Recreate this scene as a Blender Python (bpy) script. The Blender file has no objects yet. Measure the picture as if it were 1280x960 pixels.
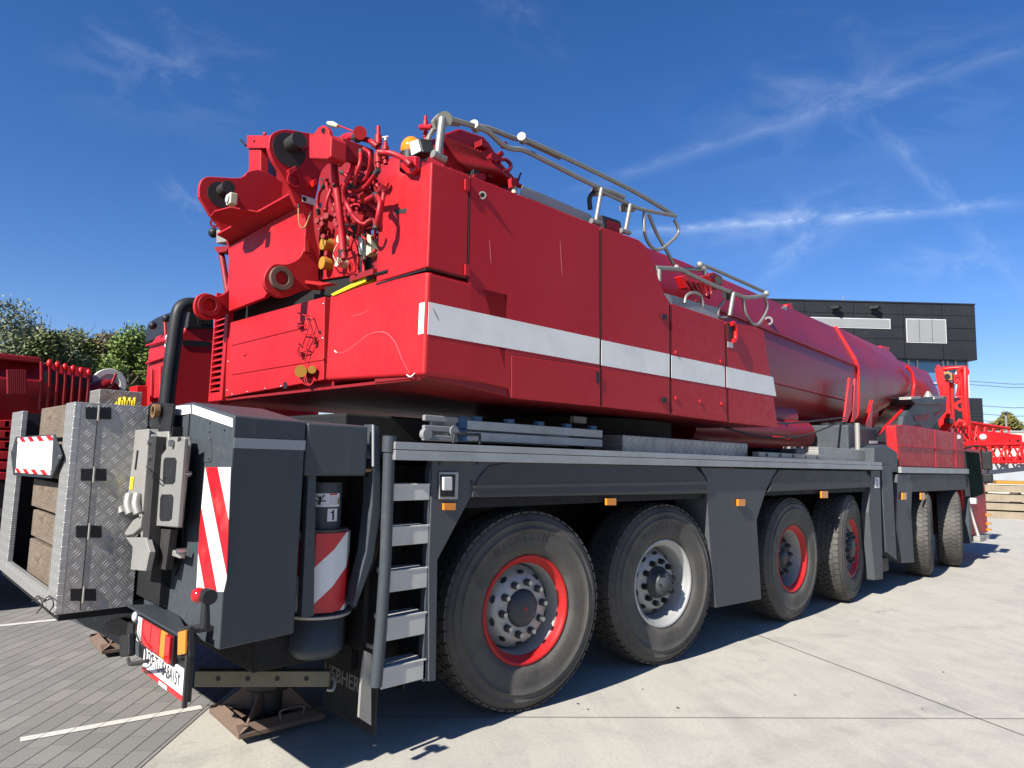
import bpy, bmesh, math, random
from mathutils import Vector, Matrix, noise
R = math.radians
random.seed(7)
scene = bpy.context.scene
COL = scene.collection

# ------------------------------------------------------------------ camera, sky, sun, exposure
def nrm(v): return Vector(v).normalized()
FPX = 856.0
_vx = nrm((891, -116, FPX)); _vy = nrm((-835, -72, FPX))
_s = (_vx + _vy).normalized(); _d = (_vx - _vy).normalized()
AX = (_s + _d) / 2**.5; AY = (_s - _d) / 2**.5; AZ = -AX.cross(AY)
EYE = Vector((0, 0, 1.72))
cam = bpy.data.cameras.new('camera'); camo = bpy.data.objects.new('camera', cam); COL.objects.link(camo)
cam.sensor_width = 36; cam.lens = FPX / 1280 * 36; cam.clip_start = .05; cam.clip_end = 3000
camo.matrix_world = Matrix(((AX[0], AX[1], -AX[2], EYE[0]), (AY[0], AY[1], -AY[2], EYE[1]), (AZ[0], AZ[1], -AZ[2], EYE[2]), (0, 0, 0, 1)))
scene.camera = camo
scene.view_settings.view_transform = 'Standard'; scene.view_settings.look = 'None'
scene.view_settings.gamma = 1; scene.view_settings.exposure = 1.15
SUN_EL, SUN_AZ = 36.0, 6.0          # light travels towards +X and a little +Y
w = bpy.data.worlds.new('World'); scene.world = w; w.use_nodes = True
wt = w.node_tree
bg = wt.nodes['Background']; bg.inputs[1].default_value = .063
sky = wt.nodes.new('ShaderNodeTexSky'); sky.sky_type = 'NISHITA'; sky.sun_disc = False
sky.sun_elevation = R(SUN_EL)
sd = Vector((-math.cos(R(SUN_AZ)) * math.cos(R(SUN_EL)), -math.sin(R(SUN_AZ)) * math.cos(R(SUN_EL)), math.sin(R(SUN_EL))))
sky.sun_rotation = math.atan2(sd.x, sd.y)
sky.air_density = 1.0; sky.dust_density = .25; sky.ozone_density = 3.0; sky.altitude = 400
sl = bpy.data.lights.new('sun', 'SUN'); sl.energy = 5.0; sl.angle = R(.53); sl.color = (1, .955, .88)
so = bpy.data.objects.new('sun', sl); COL.objects.link(so)
so.rotation_euler = sd.to_track_quat('Z', 'Y').to_euler()
so.location = (-20, -5, 20)

# ------------------------------------------------------------------ small node expression helper
class N:
    def __init__(s, t, sock): s.t = t; s.k = sock
    def op(s, o, b=None, c=None):
        n = s.t.nodes.new('ShaderNodeMath'); n.operation = o
        s.t.links.new(s.k, n.inputs[0])
        for i, v in ((1, b), (2, c)):
            if v is None: continue
            if isinstance(v, N): s.t.links.new(v.k, n.inputs[i])
            else: n.inputs[i].default_value = v
        return N(s.t, n.outputs[0])
    def __add__(s, b): return s.op('ADD', b)
    def __sub__(s, b): return s.op('SUBTRACT', b)
    def __mul__(s, b): return s.op('MULTIPLY', b)
    def __truediv__(s, b): return s.op('DIVIDE', b)
    def gt(s, b): return s.op('GREATER_THAN', b)
    def lt(s, b): return s.op('LESS_THAN', b)
    def abs(s): return s.op('ABSOLUTE')
    def frac(s): return s.op('FRACT')
    def floor(s): return s.op('FLOOR')
    def clamp(s):
        n = s.op('ADD', 0.0); n.k.node.use_clamp = True; return n
    def ramp(s, a, b, x=0., y=1.):
        n = s.t.nodes.new('ShaderNodeMapRange'); n.clamp = True
        s.t.links.new(s.k, n.inputs[0])
        n.inputs[1].default_value = a; n.inputs[2].default_value = b; n.inputs[3].default_value = x; n.inputs[4].default_value = y
        return N(s.t, n.outputs[0])

def coords(t, kind='Object'):
    tc = t.nodes.new('ShaderNodeTexCoord'); sp = t.nodes.new('ShaderNodeSeparateXYZ')
    t.links.new(tc.outputs[kind], sp.inputs[0])
    return tc.outputs[kind], N(t, sp.outputs[0]), N(t, sp.outputs[1]), N(t, sp.outputs[2])
def vec(t, x, y, z):
    c = t.nodes.new('ShaderNodeCombineXYZ')
    for i, v in enumerate((x, y, z)):
        if isinstance(v, N): t.links.new(v.k, c.inputs[i])
        else: c.inputs[i].default_value = v
    return c.outputs[0]
def noi(t, v, scale, detail=4, rough=.55, dist=0.):
    n = t.nodes.new('ShaderNodeTexNoise'); t.links.new(v, n.inputs['Vector'])
    n.inputs['Scale'].default_value = scale; n.inputs['Detail'].default_value = detail
    n.inputs['Roughness'].default_value = rough; n.inputs['Distortion'].default_value = dist
    return N(t, n.outputs['Fac'])
ALB = .76          # overall albedo level that goes with the exposure above
def mixc(t, f, a, b):
    m = t.nodes.new('ShaderNodeMix'); m.data_type = 'RGBA'
    if isinstance(f, N): t.links.new(f.k, m.inputs[0])
    else: m.inputs[0].default_value = f
    for i, c in ((6, a), (7, b)):
        if isinstance(c, (tuple, list)): m.inputs[i].default_value = tuple(k * ALB for k in c[:3]) + (1,)
        else: t.links.new(c, m.inputs[i])
    return m.outputs[2]
def bump(t, p, h, strength=.3, dist=.01):
    b = t.nodes.new('ShaderNodeBump'); b.inputs['Strength'].default_value = strength; b.inputs['Distance'].default_value = dist
    t.links.new(h.k, b.inputs['Height']); t.links.new(b.outputs[0], p.inputs['Normal'])
def newmat(name):
    m = bpy.data.materials.new(name); m.use_nodes = True
    return m, m.node_tree, m.node_tree.nodes['Principled BSDF']

# clouds: thin cirrus and old contrails in the sky itself
def sky_clouds():
    t = wt
    tc = t.nodes.new('ShaderNodeTexCoord')
    def dot(a):
        n = t.nodes.new('ShaderNodeVectorMath'); n.operation = 'DOT_PRODUCT'
        t.links.new(tc.outputs['Generated'], n.inputs[0]); n.inputs[1].default_value = a
        return N(t, n.outputs['Value'])
    def ray(px, py):
        c = Vector((px - 640, 480 - py, FPX)).normalized()
        return Vector((AX.dot(c), AY.dot(c), AZ.dot(c)))
    total = None
    def streak(p0, p1, wd, amp, sc, ends, thr=(.42, .75)):
        nonlocal total
        a, b = ray(*p0), ray(*p1)
        n = a.cross(b).normalized(); u = (b - a); u = (u - n * u.dot(n)).normalized(); mid = (a + b).normalized()
        u = n.cross(mid).normalized()
        if u.dot(b) < 0: u = -u
        L = abs(b.dot(u))
        across, along = dot(n), dot(u)
        v = vec(t, along * sc, across * (sc * 2.2), 1.7)
        nz = noi(t, v, 2.8, 9, .6, .5)
        ac2 = across + (nz - .5) * (wd * 1.2)
        prof = ac2.abs().ramp(0, wd, 1, 0); prof = prof * prof
        al = along.abs().ramp(L * ends, L * 1.25, 1, 0)
        front = dot(mid).gt(0)
        r = prof * al * front * nz.ramp(*thr) * amp
        total = r if total is None else total + r
    streak((800, 290), (1240, 258), .015, .27, 9, .55, (.3, .6))
    streak((860, 300), (1120, 262), .06, .20, 6, .2, (.35, .75))
    streak((760, 225), (1400, 20), .020, .12, 5, .8, (.3, .72))
    streak((860, 150), (1290, 130), .16, .15, 3.2, .3, (.42, .85))
    streak((1090, 150), (1290, 370), .020, .12, 9, .6, (.35, .7))
    streak((950, 350), (1060, 270), .035, .16, 8, .5, (.35, .75))
    streak((560, -40), (720, 80), .05, .06, 6, .3, (.4, .8))
    streak((60, 60), (330, 130), .14, .13, 4.5, .4, (.45, .85))
    streak((200, 230), (260, 280), .030, .13, 9, .5, (.4, .8))
    streak((1100, 330), (1300, 345), .05, .14, 6, .4, (.4, .8))
    m = t.nodes.new('ShaderNodeMix'); m.data_type = 'RGBA'
    t.links.new(total.clamp().k, m.inputs[0])
    hs = t.nodes.new('ShaderNodeHueSaturation'); hs.inputs['Saturation'].default_value = 1.23; hs.inputs['Value'].default_value = 1.0
    tint = t.nodes.new('ShaderNodeVectorMath'); tint.operation = 'MULTIPLY'; tint.inputs[1].default_value = (.92, .885, 1.03)
    t.links.new(sky.outputs[0], tint.inputs[0]); t.links.new(tint.outputs[0], hs.inputs['Color'])
    t.links.new(hs.outputs[0], m.inputs[6]); m.inputs[7].default_value = (8.5, 9.4, 10.6, 1)
    t.links.new(m.outputs[2], bg.inputs[0])
sky_clouds()

# ------------------------------------------------------------------ materials
def paint(name, col, rough=.35, dirt=.25, dirtcol=(.16, .14, .12), coat=.0, sc=1.6, fade=None, metal=0., bmp=.0, spec=.28, streaks=False):
    m, t, p = newmat(name)
    v, x, y, z = coords(t)
    n1 = noi(t, v, sc, 7, .62, .3); n2 = noi(t, v, sc * 14, 5, .6)
    c = mixc(t, n1.ramp(.35, .7), col, fade or tuple(k * .86 + .008 for k in col))
    d = n1.ramp(.45, .78) * n2.ramp(.42, .72) * dirt
    if streaks:
        vs = vec(t, x * 9., y * 9., z * .7); ns = noi(t, vs, 1.6, 5, .6)
        d = d + ns.ramp(.56, .8) * (dirt * .5)
    c = mixc(t, d.clamp(), c, dirtcol)
    t.links.new(c, p.inputs['Base Color'])
    r = n2.ramp(.3, .7, rough * .82, rough * 1.25) + n1.ramp(.4, .75, 0, .08)
    t.links.new(r.k, p.inputs['Roughness']); p.inputs['Metallic'].default_value = metal
    p.inputs['Coat Weight'].default_value = coat; p.inputs['Coat Roughness'].default_value = .12
    p.inputs['Specular IOR Level'].default_value = spec
    if bmp: bump(t, p, n2 + n1 * .5, .25, bmp)
    return m
M = {}
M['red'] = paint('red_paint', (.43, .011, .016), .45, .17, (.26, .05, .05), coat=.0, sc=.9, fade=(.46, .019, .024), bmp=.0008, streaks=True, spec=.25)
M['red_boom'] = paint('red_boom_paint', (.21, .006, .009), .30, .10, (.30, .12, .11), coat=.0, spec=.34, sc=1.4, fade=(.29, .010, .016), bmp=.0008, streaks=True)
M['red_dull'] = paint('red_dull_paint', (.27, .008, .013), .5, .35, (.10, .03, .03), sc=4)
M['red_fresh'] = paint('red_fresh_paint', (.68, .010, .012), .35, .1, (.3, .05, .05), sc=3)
M['hose'] = paint('red_hose', (.46, .012, .022), .45, .55, (.03, .012, .012), sc=9)
M['grey'] = paint('dark_grey_paint', (.052, .064, .074), .45, .40, (.15, .145, .135), sc=1.8, bmp=.0006, streaks=True)
M['grey_fender'] = paint('fender_paint', (.070, .078, .084), .5, .5, (.17, .165, .15), sc=2.2, bmp=.0006, streaks=True)
M['greydk'] = paint('darker_grey_paint', (.040, .048, .056), .45, .25, (.12, .11, .10), sc=2.5)  # an even grey, darker than the carrier paint
M['skirt'] = paint('grey_plastic_skirt', (.056, .057, .058), .55, .35, (.14, .135, .125), sc=2.2)
M['black'] = paint('black_plastic', (.014, .015, .017), .45, .3, (.07, .065, .06), sc=5)
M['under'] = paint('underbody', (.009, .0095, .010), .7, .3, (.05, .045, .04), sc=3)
M['alu'] = paint('aluminium_profile', (.42, .43, .43), .42, .35, (.20, .19, .17), metal=.55, sc=3, streaks=True)
M['alupaint'] = paint('worn_aluminium', (.38, .37, .34), .5, .35, (.22, .2, .17), metal=.4, sc=5, bmp=.001)
M['galv'] = paint('galvanised_tube', (.33, .32, .29), .42, .3, (.25, .23, .2), metal=.45, sc=6)
M['white'] = paint('white_reflective', (.88, .88, .84), .4, .3, (.40, .38, .35), sc=3, streaks=True)
M['tape'] = paint('grey_tape', (.36, .38, .39), .5, .3, (.2, .2, .2), sc=4)
M['amber'] = paint('amber_lens', (.85, .26, .01), .12, .05, sc=4, coat=.6)
M['redlens'] = paint('red_lens', (.55, .008, .012), .12, .05, sc=4, coat=.6)
M['clear'] = paint('clear_lens', (.62, .62, .62), .12, .05, sc=4, coat=.6)
M['yellow'] = paint('yellow_sticker', (.82, .66, .02), .5, .1, sc=4)
M['ochre'] = paint('ochre_cap', (.42, .22, .03), .45, .3, (.2, .1, .02), sc=9)
M['cream'] = paint('cream_box', (.52, .55, .40), .5, .3, (.2, .2, .15), sc=9)
M['copper'] = paint('bronze_bush', (.42, .24, .10), .45, .4, (.12, .07, .04), metal=.5, sc=9)
M['rust'] = paint('rusty_steel', (.17, .115, .085), .75, .8, (.055, .045, .04), sc=6, bmp=.003)
M['blacksteel'] = paint('greasy_steel', (.035, .033, .032), .5, .5, (.10, .08, .06), sc=6, bmp=.002)
M['beam'] = paint('worn_olive_beam', (.20, .18, .12), .7, .7, (.07, .06, .045), sc=7, bmp=.002)
M['chrome'] = paint('bright_bolt', (.5, .5, .5), .3, .2, metal=.9, sc=9)
M['rim'] = paint('silver_rim', (.46, .46, .44), .42, .35, (.22, .20, .17), metal=.25, sc=5)
M['rimred'] = paint('red_rim', (.50, .014, .014), .4, .3, (.25, .1, .08), sc=6)
M['hub'] = paint('hub_grey', (.05, .058, .066), .4, .35, (.14, .12, .1), sc=6)
M['scuff'] = paint('paint_scuff', (.62, .16, .18), .6, .2, sc=6)
M['alu_dark'] = paint('dirty_aluminium', (.23, .225, .21), .55, .6, (.10, .095, .085), sc=7, bmp=.001)
M['step_alu'] = paint('step_aluminium', (.60, .59, .54), .5, .3, (.3, .29, .26), metal=.1, sc=5)
M['blue'] = paint('blue_plastic', (.03, .10, .20), .5, .3, sc=6)
M['sign'] = paint('sign_face', (.80, .80, .80), .45, .1, (.5, .5, .5), sc=3)
M['ink'] = paint('black_ink', (.02, .02, .02), .5, .05, sc=3)
M['label_grey'] = paint('label_grey', (.5, .5, .5), .5, .1, sc=3)
M['sheave'] = paint('pale_sheave', (.66, .64, .60), .5, .2, sc=3)
M['trailer'] = paint('trailer_grey', (.38, .41, .43), .45, .15, sc=2)
M['bluish'] = paint('door_shade', (.10, .02, .03), .3, .2, sc=3)

def mat_rubber():
    m, t, p = newmat('tyre_rubber'); v, x, y, z = coords(t)
    n1 = noi(t, v, 2.5, 6, .6, .5); n2 = noi(t, v, 30, 5, .6)
    c = mixc(t, n1.ramp(.3, .72), (.032, .031, .029), (.105, .096, .082))
    c = mixc(t, n2.ramp(.5, .8) * .35, c, (.12, .115, .105))
    t.links.new(c, p.inputs['Base Color']); t.links.new(n2.ramp(.3, .7, .6, .85).k, p.inputs['Roughness'])
    bump(t, p, n2, .3, .003); return m
M['tyre'] = mat_rubber()
M['flap'] = paint('mud_flap_rubber', (.030, .029, .028), .7, .5, (.09, .085, .075), sc=5, bmp=.002)
M['flaptext'] = paint('mud_flap_lettering', (.16, .155, .145), .7, .3, sc=5)
M['tyretext'] = paint('tyre_lettering', (.050, .048, .045), .7, .3, sc=5)

def mat_checker(name, ax, pitch=.062, dark=(.46, .445, .42), lite=(.58, .58, .56), metal=.5):
    m, t, p = newmat(name); v, x, y, z = coords(t)
    c3 = {'x': x, 'y': y, 'z': z}; a, b = c3[ax[0]], c3[ax[1]]
    u = (a + b) / (pitch * 1.4142); w_ = (a - b) / (pitch * 1.4142)
    cu, cw = u.floor(), w_.floor(); fu, fw = u.frac() - .5, w_.frac() - .5
    par = ((cu + cw) * .5).frac().gt(.25)
    lo = fu * par + fw * (par.op('SUBTRACT', 1.0).abs())       # long direction swaps from cell to cell
    sh = fw * par + fu * (par.op('SUBTRACT', 1.0).abs())
    h = None
    for off in (-.26, 0., .26):
        e = (lo / .44) * (lo / .44) + ((sh - off) / .075) * ((sh - off) / .075)
        q = e.ramp(0, 1, 1, 0)
        h = q if h is None else h.op('MAXIMUM', q)
    n1 = noi(t, v, 5, 6, .65, .4); n2 = noi(t, v, 60, 4)
    c = mixc(t, n1.ramp(.35, .7), dark, tuple(k * .72 for k in dark))
    c = mixc(t, h.ramp(.25, .9) * .9, c, lite)
    t.links.new(c, p.inputs['Base Color']); p.inputs['Metallic'].default_value = metal
    t.links.new((n1.ramp(.3, .7, .34, .52) - h * .1).k, p.inputs['Roughness'])
    bump(t, p, h + n2 * .06, .8, .0025)
    return m
M['check_side'] = mat_checker('chequer_plate_side', 'xz', .052)
M['check_back'] = mat_checker('chequer_plate_back', 'yz', .046, (.50, .50, .48), (.72, .72, .70), .55)
M['check_small'] = mat_checker('chequer_plate_small', 'xz', .075, (.36, .35, .32), (.60, .60, .56), .4)

def mat_stripes(name, ax, per, k=1.0, ph=0., red=(.58, .012, .022), wh=(.78, .78, .76)):
    m, t, p = newmat(name); v, x, y, z = coords(t)
    c3 = {'x': x, 'y': y, 'z': z}; a, b = c3[ax[0]], c3[ax[1]]
    s = ((a * k + b) / per + ph).frac().gt(.5)
    n1 = noi(t, v, 6, 5, .6)
    c = mixc(t, s, wh, red); c = mixc(t, n1.ramp(.5, .8) * .3, c, (.35, .28, .22))
    t.links.new(c, p.inputs['Base Color']); p.inputs['Roughness'].default_value = .35
    return m
M['stripe_back'] = mat_stripes('warning_stripes_back', 'yz', .45, -1.36, .2)
M['stripe_side'] = mat_stripes('warning_stripes_side', 'xz', .40, -1.0, .1)
M['stripe_edge'] = mat_stripes('warning_edge', 'yz', .075, -.25)

def mat_wood():
    m, t, p = newmat('weathered_timber'); v, x, y, z = coords(t)
    g = noi(t, vec(t, x * 3, y * 3.5, z * 16), 2.2, 7, .7, 1.2); n = noi(t, v, 2.2, 3)
    c = mixc(t, g.ramp(.3, .7), (.22, .165, .110), (.075, .056, .040)); c = mixc(t, n.ramp(.4, .7) * .5, c, (.18, .15, .12))
    t.links.new(c, p.inputs['Base Color']); p.inputs['Roughness'].default_value = .85; bump(t, p, g, .7, .006); return m
M['wood'] = mat_wood()
M['timber'] = paint('sawn_timber', (.33, .27, .19), .8, .9, (.13, .10, .07), sc=2.2, streaks=True)

def mat_concrete():
    m, t, p = newmat('concrete_slab'); v, x, y, z = coords(t)
    ang = R(55); xr = x * math.cos(ang) + y * math.sin(ang); yr = y * math.cos(ang) - x * math.sin(ang)
    big = noi(t, v, .35, 6, .6, .4); br = noi(t, vec(t, xr * .5, yr * 3.4, z), 1.1, 6, .65, .8)
    fine = noi(t, v, 45, 6, .75); sp = noi(t, v, 150, 3, .8); med = noi(t, v, 2.6, 7, .68, .6)
    c = mixc(t, br.ramp(.3, .72), (.52, .495, .425), (.42, .40, .35))
    c = mixc(t, big.ramp(.38, .7) * .55, c, (.56, .53, .455))
    c = mixc(t, med.ramp(.48, .76) * .5, c, (.30, .29, .265))
    st1 = noi(t, vec(t, xr * .35, yr * 1.2, 3.3), .9, 5, .7, 1.6); c = mixc(t, st1.ramp(.54, .72) * .45, c, (.31, .30, .275)); oil = noi(t, v, .8, 4, .75, 1.2); c = mixc(t, oil.ramp(.63, .72) * .5, c, (.15, .145, .135))
    for (cx_, cy_, r_, w__, k_) in ((2.0, -9.0, 11.2, .11, .22), (2.0, -9.0, 13.1, .12, .20), (14.0, -6.0, 8.3, .10, .18), (9.0, 16.0, 15.2, .12, .16), (9.0, 16.0, 17.0, .12, .14)):
        dd2 = ((x - cx_) * (x - cx_) + (y - cy_) * (y - cy_)).op('SQRT'); c = mixc(t, (dd2 - r_).abs().ramp(w__ * .6, w__, 1, 0) * med.ramp(.35, .65) * k_, c, (.17, .165, .155))
    c = mixc(t, fine.ramp(.45, .75) * .5, c, (.24, .235, .22)); c = mixc(t, sp.ramp(.56, .72) * .65, c, (.16, .155, .15))
    c = mixc(t, sp.ramp(.40, .28) * .3, c, (.6, .58, .54))
    t.links.new(c, p.inputs['Base Color']); p.inputs['Roughness'].default_value = .88
    bump(t, p, fine + sp * .6, .35, .004); return m
M['concrete'] = mat_concrete()
PDIR = R(47.5)
def mat_pavers():
    m, t, p = newmat('grey_pavers'); v, x, y, z = coords(t)
    along = x * math.cos(PDIR) + y * math.sin(PDIR); acr = y * math.cos(PDIR) - x * math.sin(PDIR)
    r = (acr + .0) / .1255; row = r.floor(); fr = (r.frac() - .5).abs()
    joint = fr.ramp(.462, .49)
    off = (row * .37).frac() * .5
    l = along / .25 + off * 1.0; fl = (l.frac() - .5).abs(); joint2 = fl.ramp(.48, .495) * .42
    cell = t.nodes.new('ShaderNodeTexWhiteNoise'); t.links.new(vec(t, row, l.floor(), 0.), cell.inputs['Vector'])
    cv = N(t, cell.outputs['Value'])
    fine = noi(t, v, 60, 5, .75); big = noi(t, v, .7, 5, .6); st = noi(t, v, 4, 6, .7, .5)
    c = mixc(t, cv, (.20, .192, .178), (.275, .262, .24)); c = mixc(t, big.ramp(.35, .7) * .6, c, (.20, .197, .19))
    c = mixc(t, fine.ramp(.45, .75) * .45, c, (.14, .13, .12)); c = mixc(t, st.ramp(.55, .8) * .35, c, (.15, .14, .13))
    c = mixc(t, joint2, c, (.05, .045, .04)); c = mixc(t, joint, c, (.020, .019, .018))
    t.links.new(c, p.inputs['Base Color']); p.inputs['Roughness'].default_value = .85
    bump(t, p, (joint * -1.) + fine * .25, .5, .006); return m
M['paver'] = mat_pavers()
def mat_line():
    m, t, p = newmat('road_marking'); v, x, y, z = coords(t)
    acr = y * math.cos(PDIR) - x * math.sin(PDIR); fr = ((acr / .1255).frac() - .5).abs()
    n = noi(t, v, 30, 5, .7)
    c = mixc(t, n.ramp(.4, .75) * .5, (.66, .65, .60), (.42, .40, .36)); c = mixc(t, fr.ramp(.472, .49) * .85, c, (.06, .055, .05))
    t.links.new(c, p.inputs['Base Color']); p.inputs['Roughness'].default_value = .7; return m
M['line'] = mat_line()
M['joint'] = paint('slab_joint', (.10, .095, .085), .9, .5, (.2, .19, .17), sc=8)

def mat_glass(name, col=(.02, .03, .04), rough=.04, spec=1., coat=1.):
    m, t, p = newmat(name); v, x, y, z = coords(t)
    p.inputs['Base Color'].default_value = (*col, 1); p.inputs['Specular IOR Level'].default_value = spec
    n = noi(t, v, .8, 2); t.links.new(n.ramp(.3, .7, rough, rough * 2).k, p.inputs['Roughness'])
    p.inputs['Coat Weight'].default_value = coat; p.inputs['Coat Roughness'].default_value = .02; return m
M['glass'] = mat_glass('dark_window_glass', (.014, .022, .020), .22, .0, 0.)
M['glassb'] = mat_glass('blue_window_glass', (.05, .14, .26))
M['panel'] = paint('anthracite_cladding', (.015, .017, .021), .5, .2, (.05, .05, .05), sc=.3)
M['blind'] = paint('window_blind', (.27, .28, .29), .5, .15, sc=.6)
M['frame'] = paint('window_frame', (.6, .6, .6), .4, .1, sc=1)
M['wall'] = paint('pale_wall', (.52, .50, .44), .85, .5, (.34, .33, .29), sc=.35)
M['bark'] = paint('bark', (.10, .075, .05), .9, .5, (.05, .04, .03), sc=4)
M['wire'] = paint('power_wire', (.10, .11, .13), .6, .1, sc=1)
M['steel'] = paint('lamp_post_steel', (.26, .265, .27), .5, .2, sc=1)
def mat_leaf(name, a, b, c_):
    m, t, p = newmat(name); v, x, y, z = coords(t)
    n1 = noi(t, v, .45, 3, .6); n2 = noi(t, v, 5, 4, .7)
    c = mixc(t, n1.ramp(.38, .64), a, b); c = mixc(t, n2.ramp(.45, .75) * .7, c, c_)
    t.links.new(c, p.inputs['Base Color']); p.inputs['Roughness'].default_value = .6; p.inputs['Specular IOR Level'].default_value = .3
    p.inputs['Subsurface Weight'].default_value = 0
    return m
M['leaf_silver'] = mat_leaf('silvery_leaf', (.19, .21, .12), (.12, .15, .07), (.26, .27, .17))
M['leaf_dark'] = mat_leaf('dark_leaf', (.08, .115, .03), (.12, .135, .04), (.05, .075, .025))
M['leaf_brown'] = mat_leaf('browning_leaf', (.20, .14, .045), (.11, .125, .04), (.25, .16, .05))
M['leaf_bright'] = mat_leaf('bright_leaf', (.17, .25, .045), (.12, .18, .04), (.22, .29, .06))
M['leaf_olive'] = mat_leaf('olive_leaf', (.17, .185, .05), (.12, .15, .04), (.22, .22, .07))
M['leaf_gold'] = mat_leaf('golden_leaf', (.20, .18, .05), (.13, .14, .04), (.26, .20, .06))

# ------------------------------------------------------------------ geometry helpers
def A(px, py, X=None, Y=None, Z=None):
    """point of the photographed ray that lies on a plane of the place (X, Y or Z given in metres)"""
    c = Vector((px - 640, 480 - py, FPX)); r = Vector((AX.dot(c), AY.dot(c), AZ.dot(c)))
    i, val = (0, X) if X is not None else (1, Y) if Y is not None else (2, Z)
    return EYE + r * ((val - EYE[i]) / r[i])

class MB:
    def __init__(s): s.v = []; s.f = []; s.sm = []
    def add(s, vs, fs, smooth=False):
        o = len(s.v); s.v += [tuple(p) for p in vs]; s.f += [tuple(i + o for i in f) for f in fs]; s.sm += [smooth] * len(fs); return s
    def box(s, a, b):
        x0, y0, z0 = (min(a[i], b[i]) for i in range(3)); x1, y1, z1 = (max(a[i], b[i]) for i in range(3))
        return s.add([(x0,y0,z0),(x1,y0,z0),(x1,y1,z0),(x0,y1,z0),(x0,y0,z1),(x1,y0,z1),(x1,y1,z1),(x0,y1,z1)],
                     [(3,2,1,0),(4,5,6,7),(0,1,5,4),(1,2,6,5),(2,3,7,6),(3,0,4,7)])
    def prism(s, pts, ext):
        pts = [Vector(p) for p in pts]; e = Vector(ext); n = len(pts)
        nn = Vector((0, 0, 0))
        for i in range(n): nn += (pts[i] - pts[0]).cross(pts[(i + 1) % n] - pts[0])
        if nn.dot(e) > 0: pts = pts[::-1]
        return s.add(pts + [p + e for p in pts], [tuple(range(n)), tuple(range(2 * n - 1, n - 1, -1))] + [(i + 0, i + n, (i + 1) % n + n, (i + 1) % n) for i in range(n)])
    def hexa(s, lo, hi):            # two quads, same order
        return s.add(list(lo) + list(hi), [(3,2,1,0),(4,5,6,7),(0,1,5,4),(1,2,6,5),(2,3,7,6),(3,0,4,7)])
    def tube(s, pts, r, seg=10, cap=True, r1=None):
        pts = [Vector(p) for p in pts]; n = len(pts); vs = []; fs = []
        up = None
        for i, p in enumerate(pts):
            d = (pts[min(i + 1, n - 1)] - pts[max(i - 1, 0)]).normalized()
            if up is None: up = d.orthogonal().normalized()
            up = (up - d * up.dot(d)).normalized() if (up - d * up.dot(d)).length > 1e-5 else d.orthogonal().normalized()
            q = d.cross(up); rr = r if r1 is None else r + (r1 - r) * i / (n - 1)
            if isinstance(r, (list, tuple)): rr = r[i]
            for k in range(seg):
                a = 2 * math.pi * k / seg; vs.append(p + (up * math.cos(a) + q * math.sin(a)) * rr)
        for i in range(n - 1):
            for k in range(seg):
                k2 = (k + 1) % seg; fs.append((i * seg + k, i * seg + k2, (i + 1) * seg + k2, (i + 1) * seg + k))
        s.add(vs, fs, True)
        if cap:
            s.add(vs[:seg], [tuple(range(seg))[::-1]]); s.add(vs[-seg:], [tuple(range(seg))])
        return s
    def cyl(s, a, b, r, seg=20, r1=None): return s.tube([a, b], r, seg, True, r1)
    def ring(s, a, b, ro, ri, seg=28):         # hollow cylinder from a to b
        a, b = Vector(a), Vector(b); d = (b - a).normalized(); u = d.orthogonal().normalized(); q = d.cross(u); vs = []
        for c, r in ((a, ri), (a, ro), (b, ro), (b, ri)):
            for k in range(seg):
                t = 2 * math.pi * k / seg; vs.append(c + (u * math.cos(t) + q * math.sin(t)) * r)
        fs = []
        for j in range(4):
            for k in range(seg):
                k2 = (k + 1) % seg; j2 = (j + 1) % 4; fs.append((j * seg + k, j * seg + k2, j2 * seg + k2, j2 * seg + k))
        return s.add(vs, fs)
    def lathe(s, prof, c, axis='Y', seg=64, closed=True, smooth=True):   # prof: (radius, along axis)
        c = Vector(c); vs = []; fs = []; n = len(prof)
        for k in range(seg):
            a = 2 * math.pi * k / seg; ca, sa = math.cos(a), math.sin(a)
            for r, h in prof:
                v = {'Y': (r * ca, h, r * sa), 'Z': (r * ca, r * sa, h), 'X': (h, r * ca, r * sa)}[axis]; vs.append(c + Vector(v))
        for k in range(seg):
            k2 = (k + 1) % seg
            for j in range(n if closed else n - 1):
                j2 = (j + 1) % n; fs.append((k * n + j, k2 * n + j, k2 * n + j2, k * n + j2))
        return s.add(vs, fs, smooth)
    def ball(s, c, r, seg=14, rings=8, sq=(1, 1, 1)):
        pr = [(r * math.sin(math.pi * i / rings), -r * math.cos(math.pi * i / rings)) for i in range(rings + 1)]
        o = len(s.v); s.lathe(pr, (0, 0, 0), 'Z', seg, False)
        for i in range(o, len(s.v)): s.v[i] = tuple(c[k] + s.v[i][k] * sq[k] for k in range(3))
        return s
    def build(s, name, mat, parent=None, bev=0., seg=2, loc=None, angle=30):
        o_ = Vector(loc) if loc is not None else (Vector(root_loc(parent)) if parent else Vector((0, 0, 0)))
        me = bpy.data.meshes.new(name); me.from_pydata([tuple(Vector(v) - o_) for v in s.v], [], s.f)
        me.polygons.foreach_set('use_smooth', s.sm); me.validate()
        bm = bmesh.new(); bm.from_mesh(me); bmesh.ops.recalc_face_normals(bm, faces=bm.faces); bm.to_mesh(me); bm.free()
        mats = mat if isinstance(mat, list) else [mat]
        for k in mats: me.materials.append(M[k] if isinstance(k, str) else k)
        ob = bpy.data.objects.new(name, me); COL.objects.link(ob)
        if parent: ob.parent = parent
        else: ob.location = o_
        if bev:
            b = ob.modifiers.new('bevel', 'BEVEL'); b.width = bev; b.segments = seg; b.limit_method = 'ANGLE'; b.angle_limit = R(angle)
            b.harden_normals = True
        return ob
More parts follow.
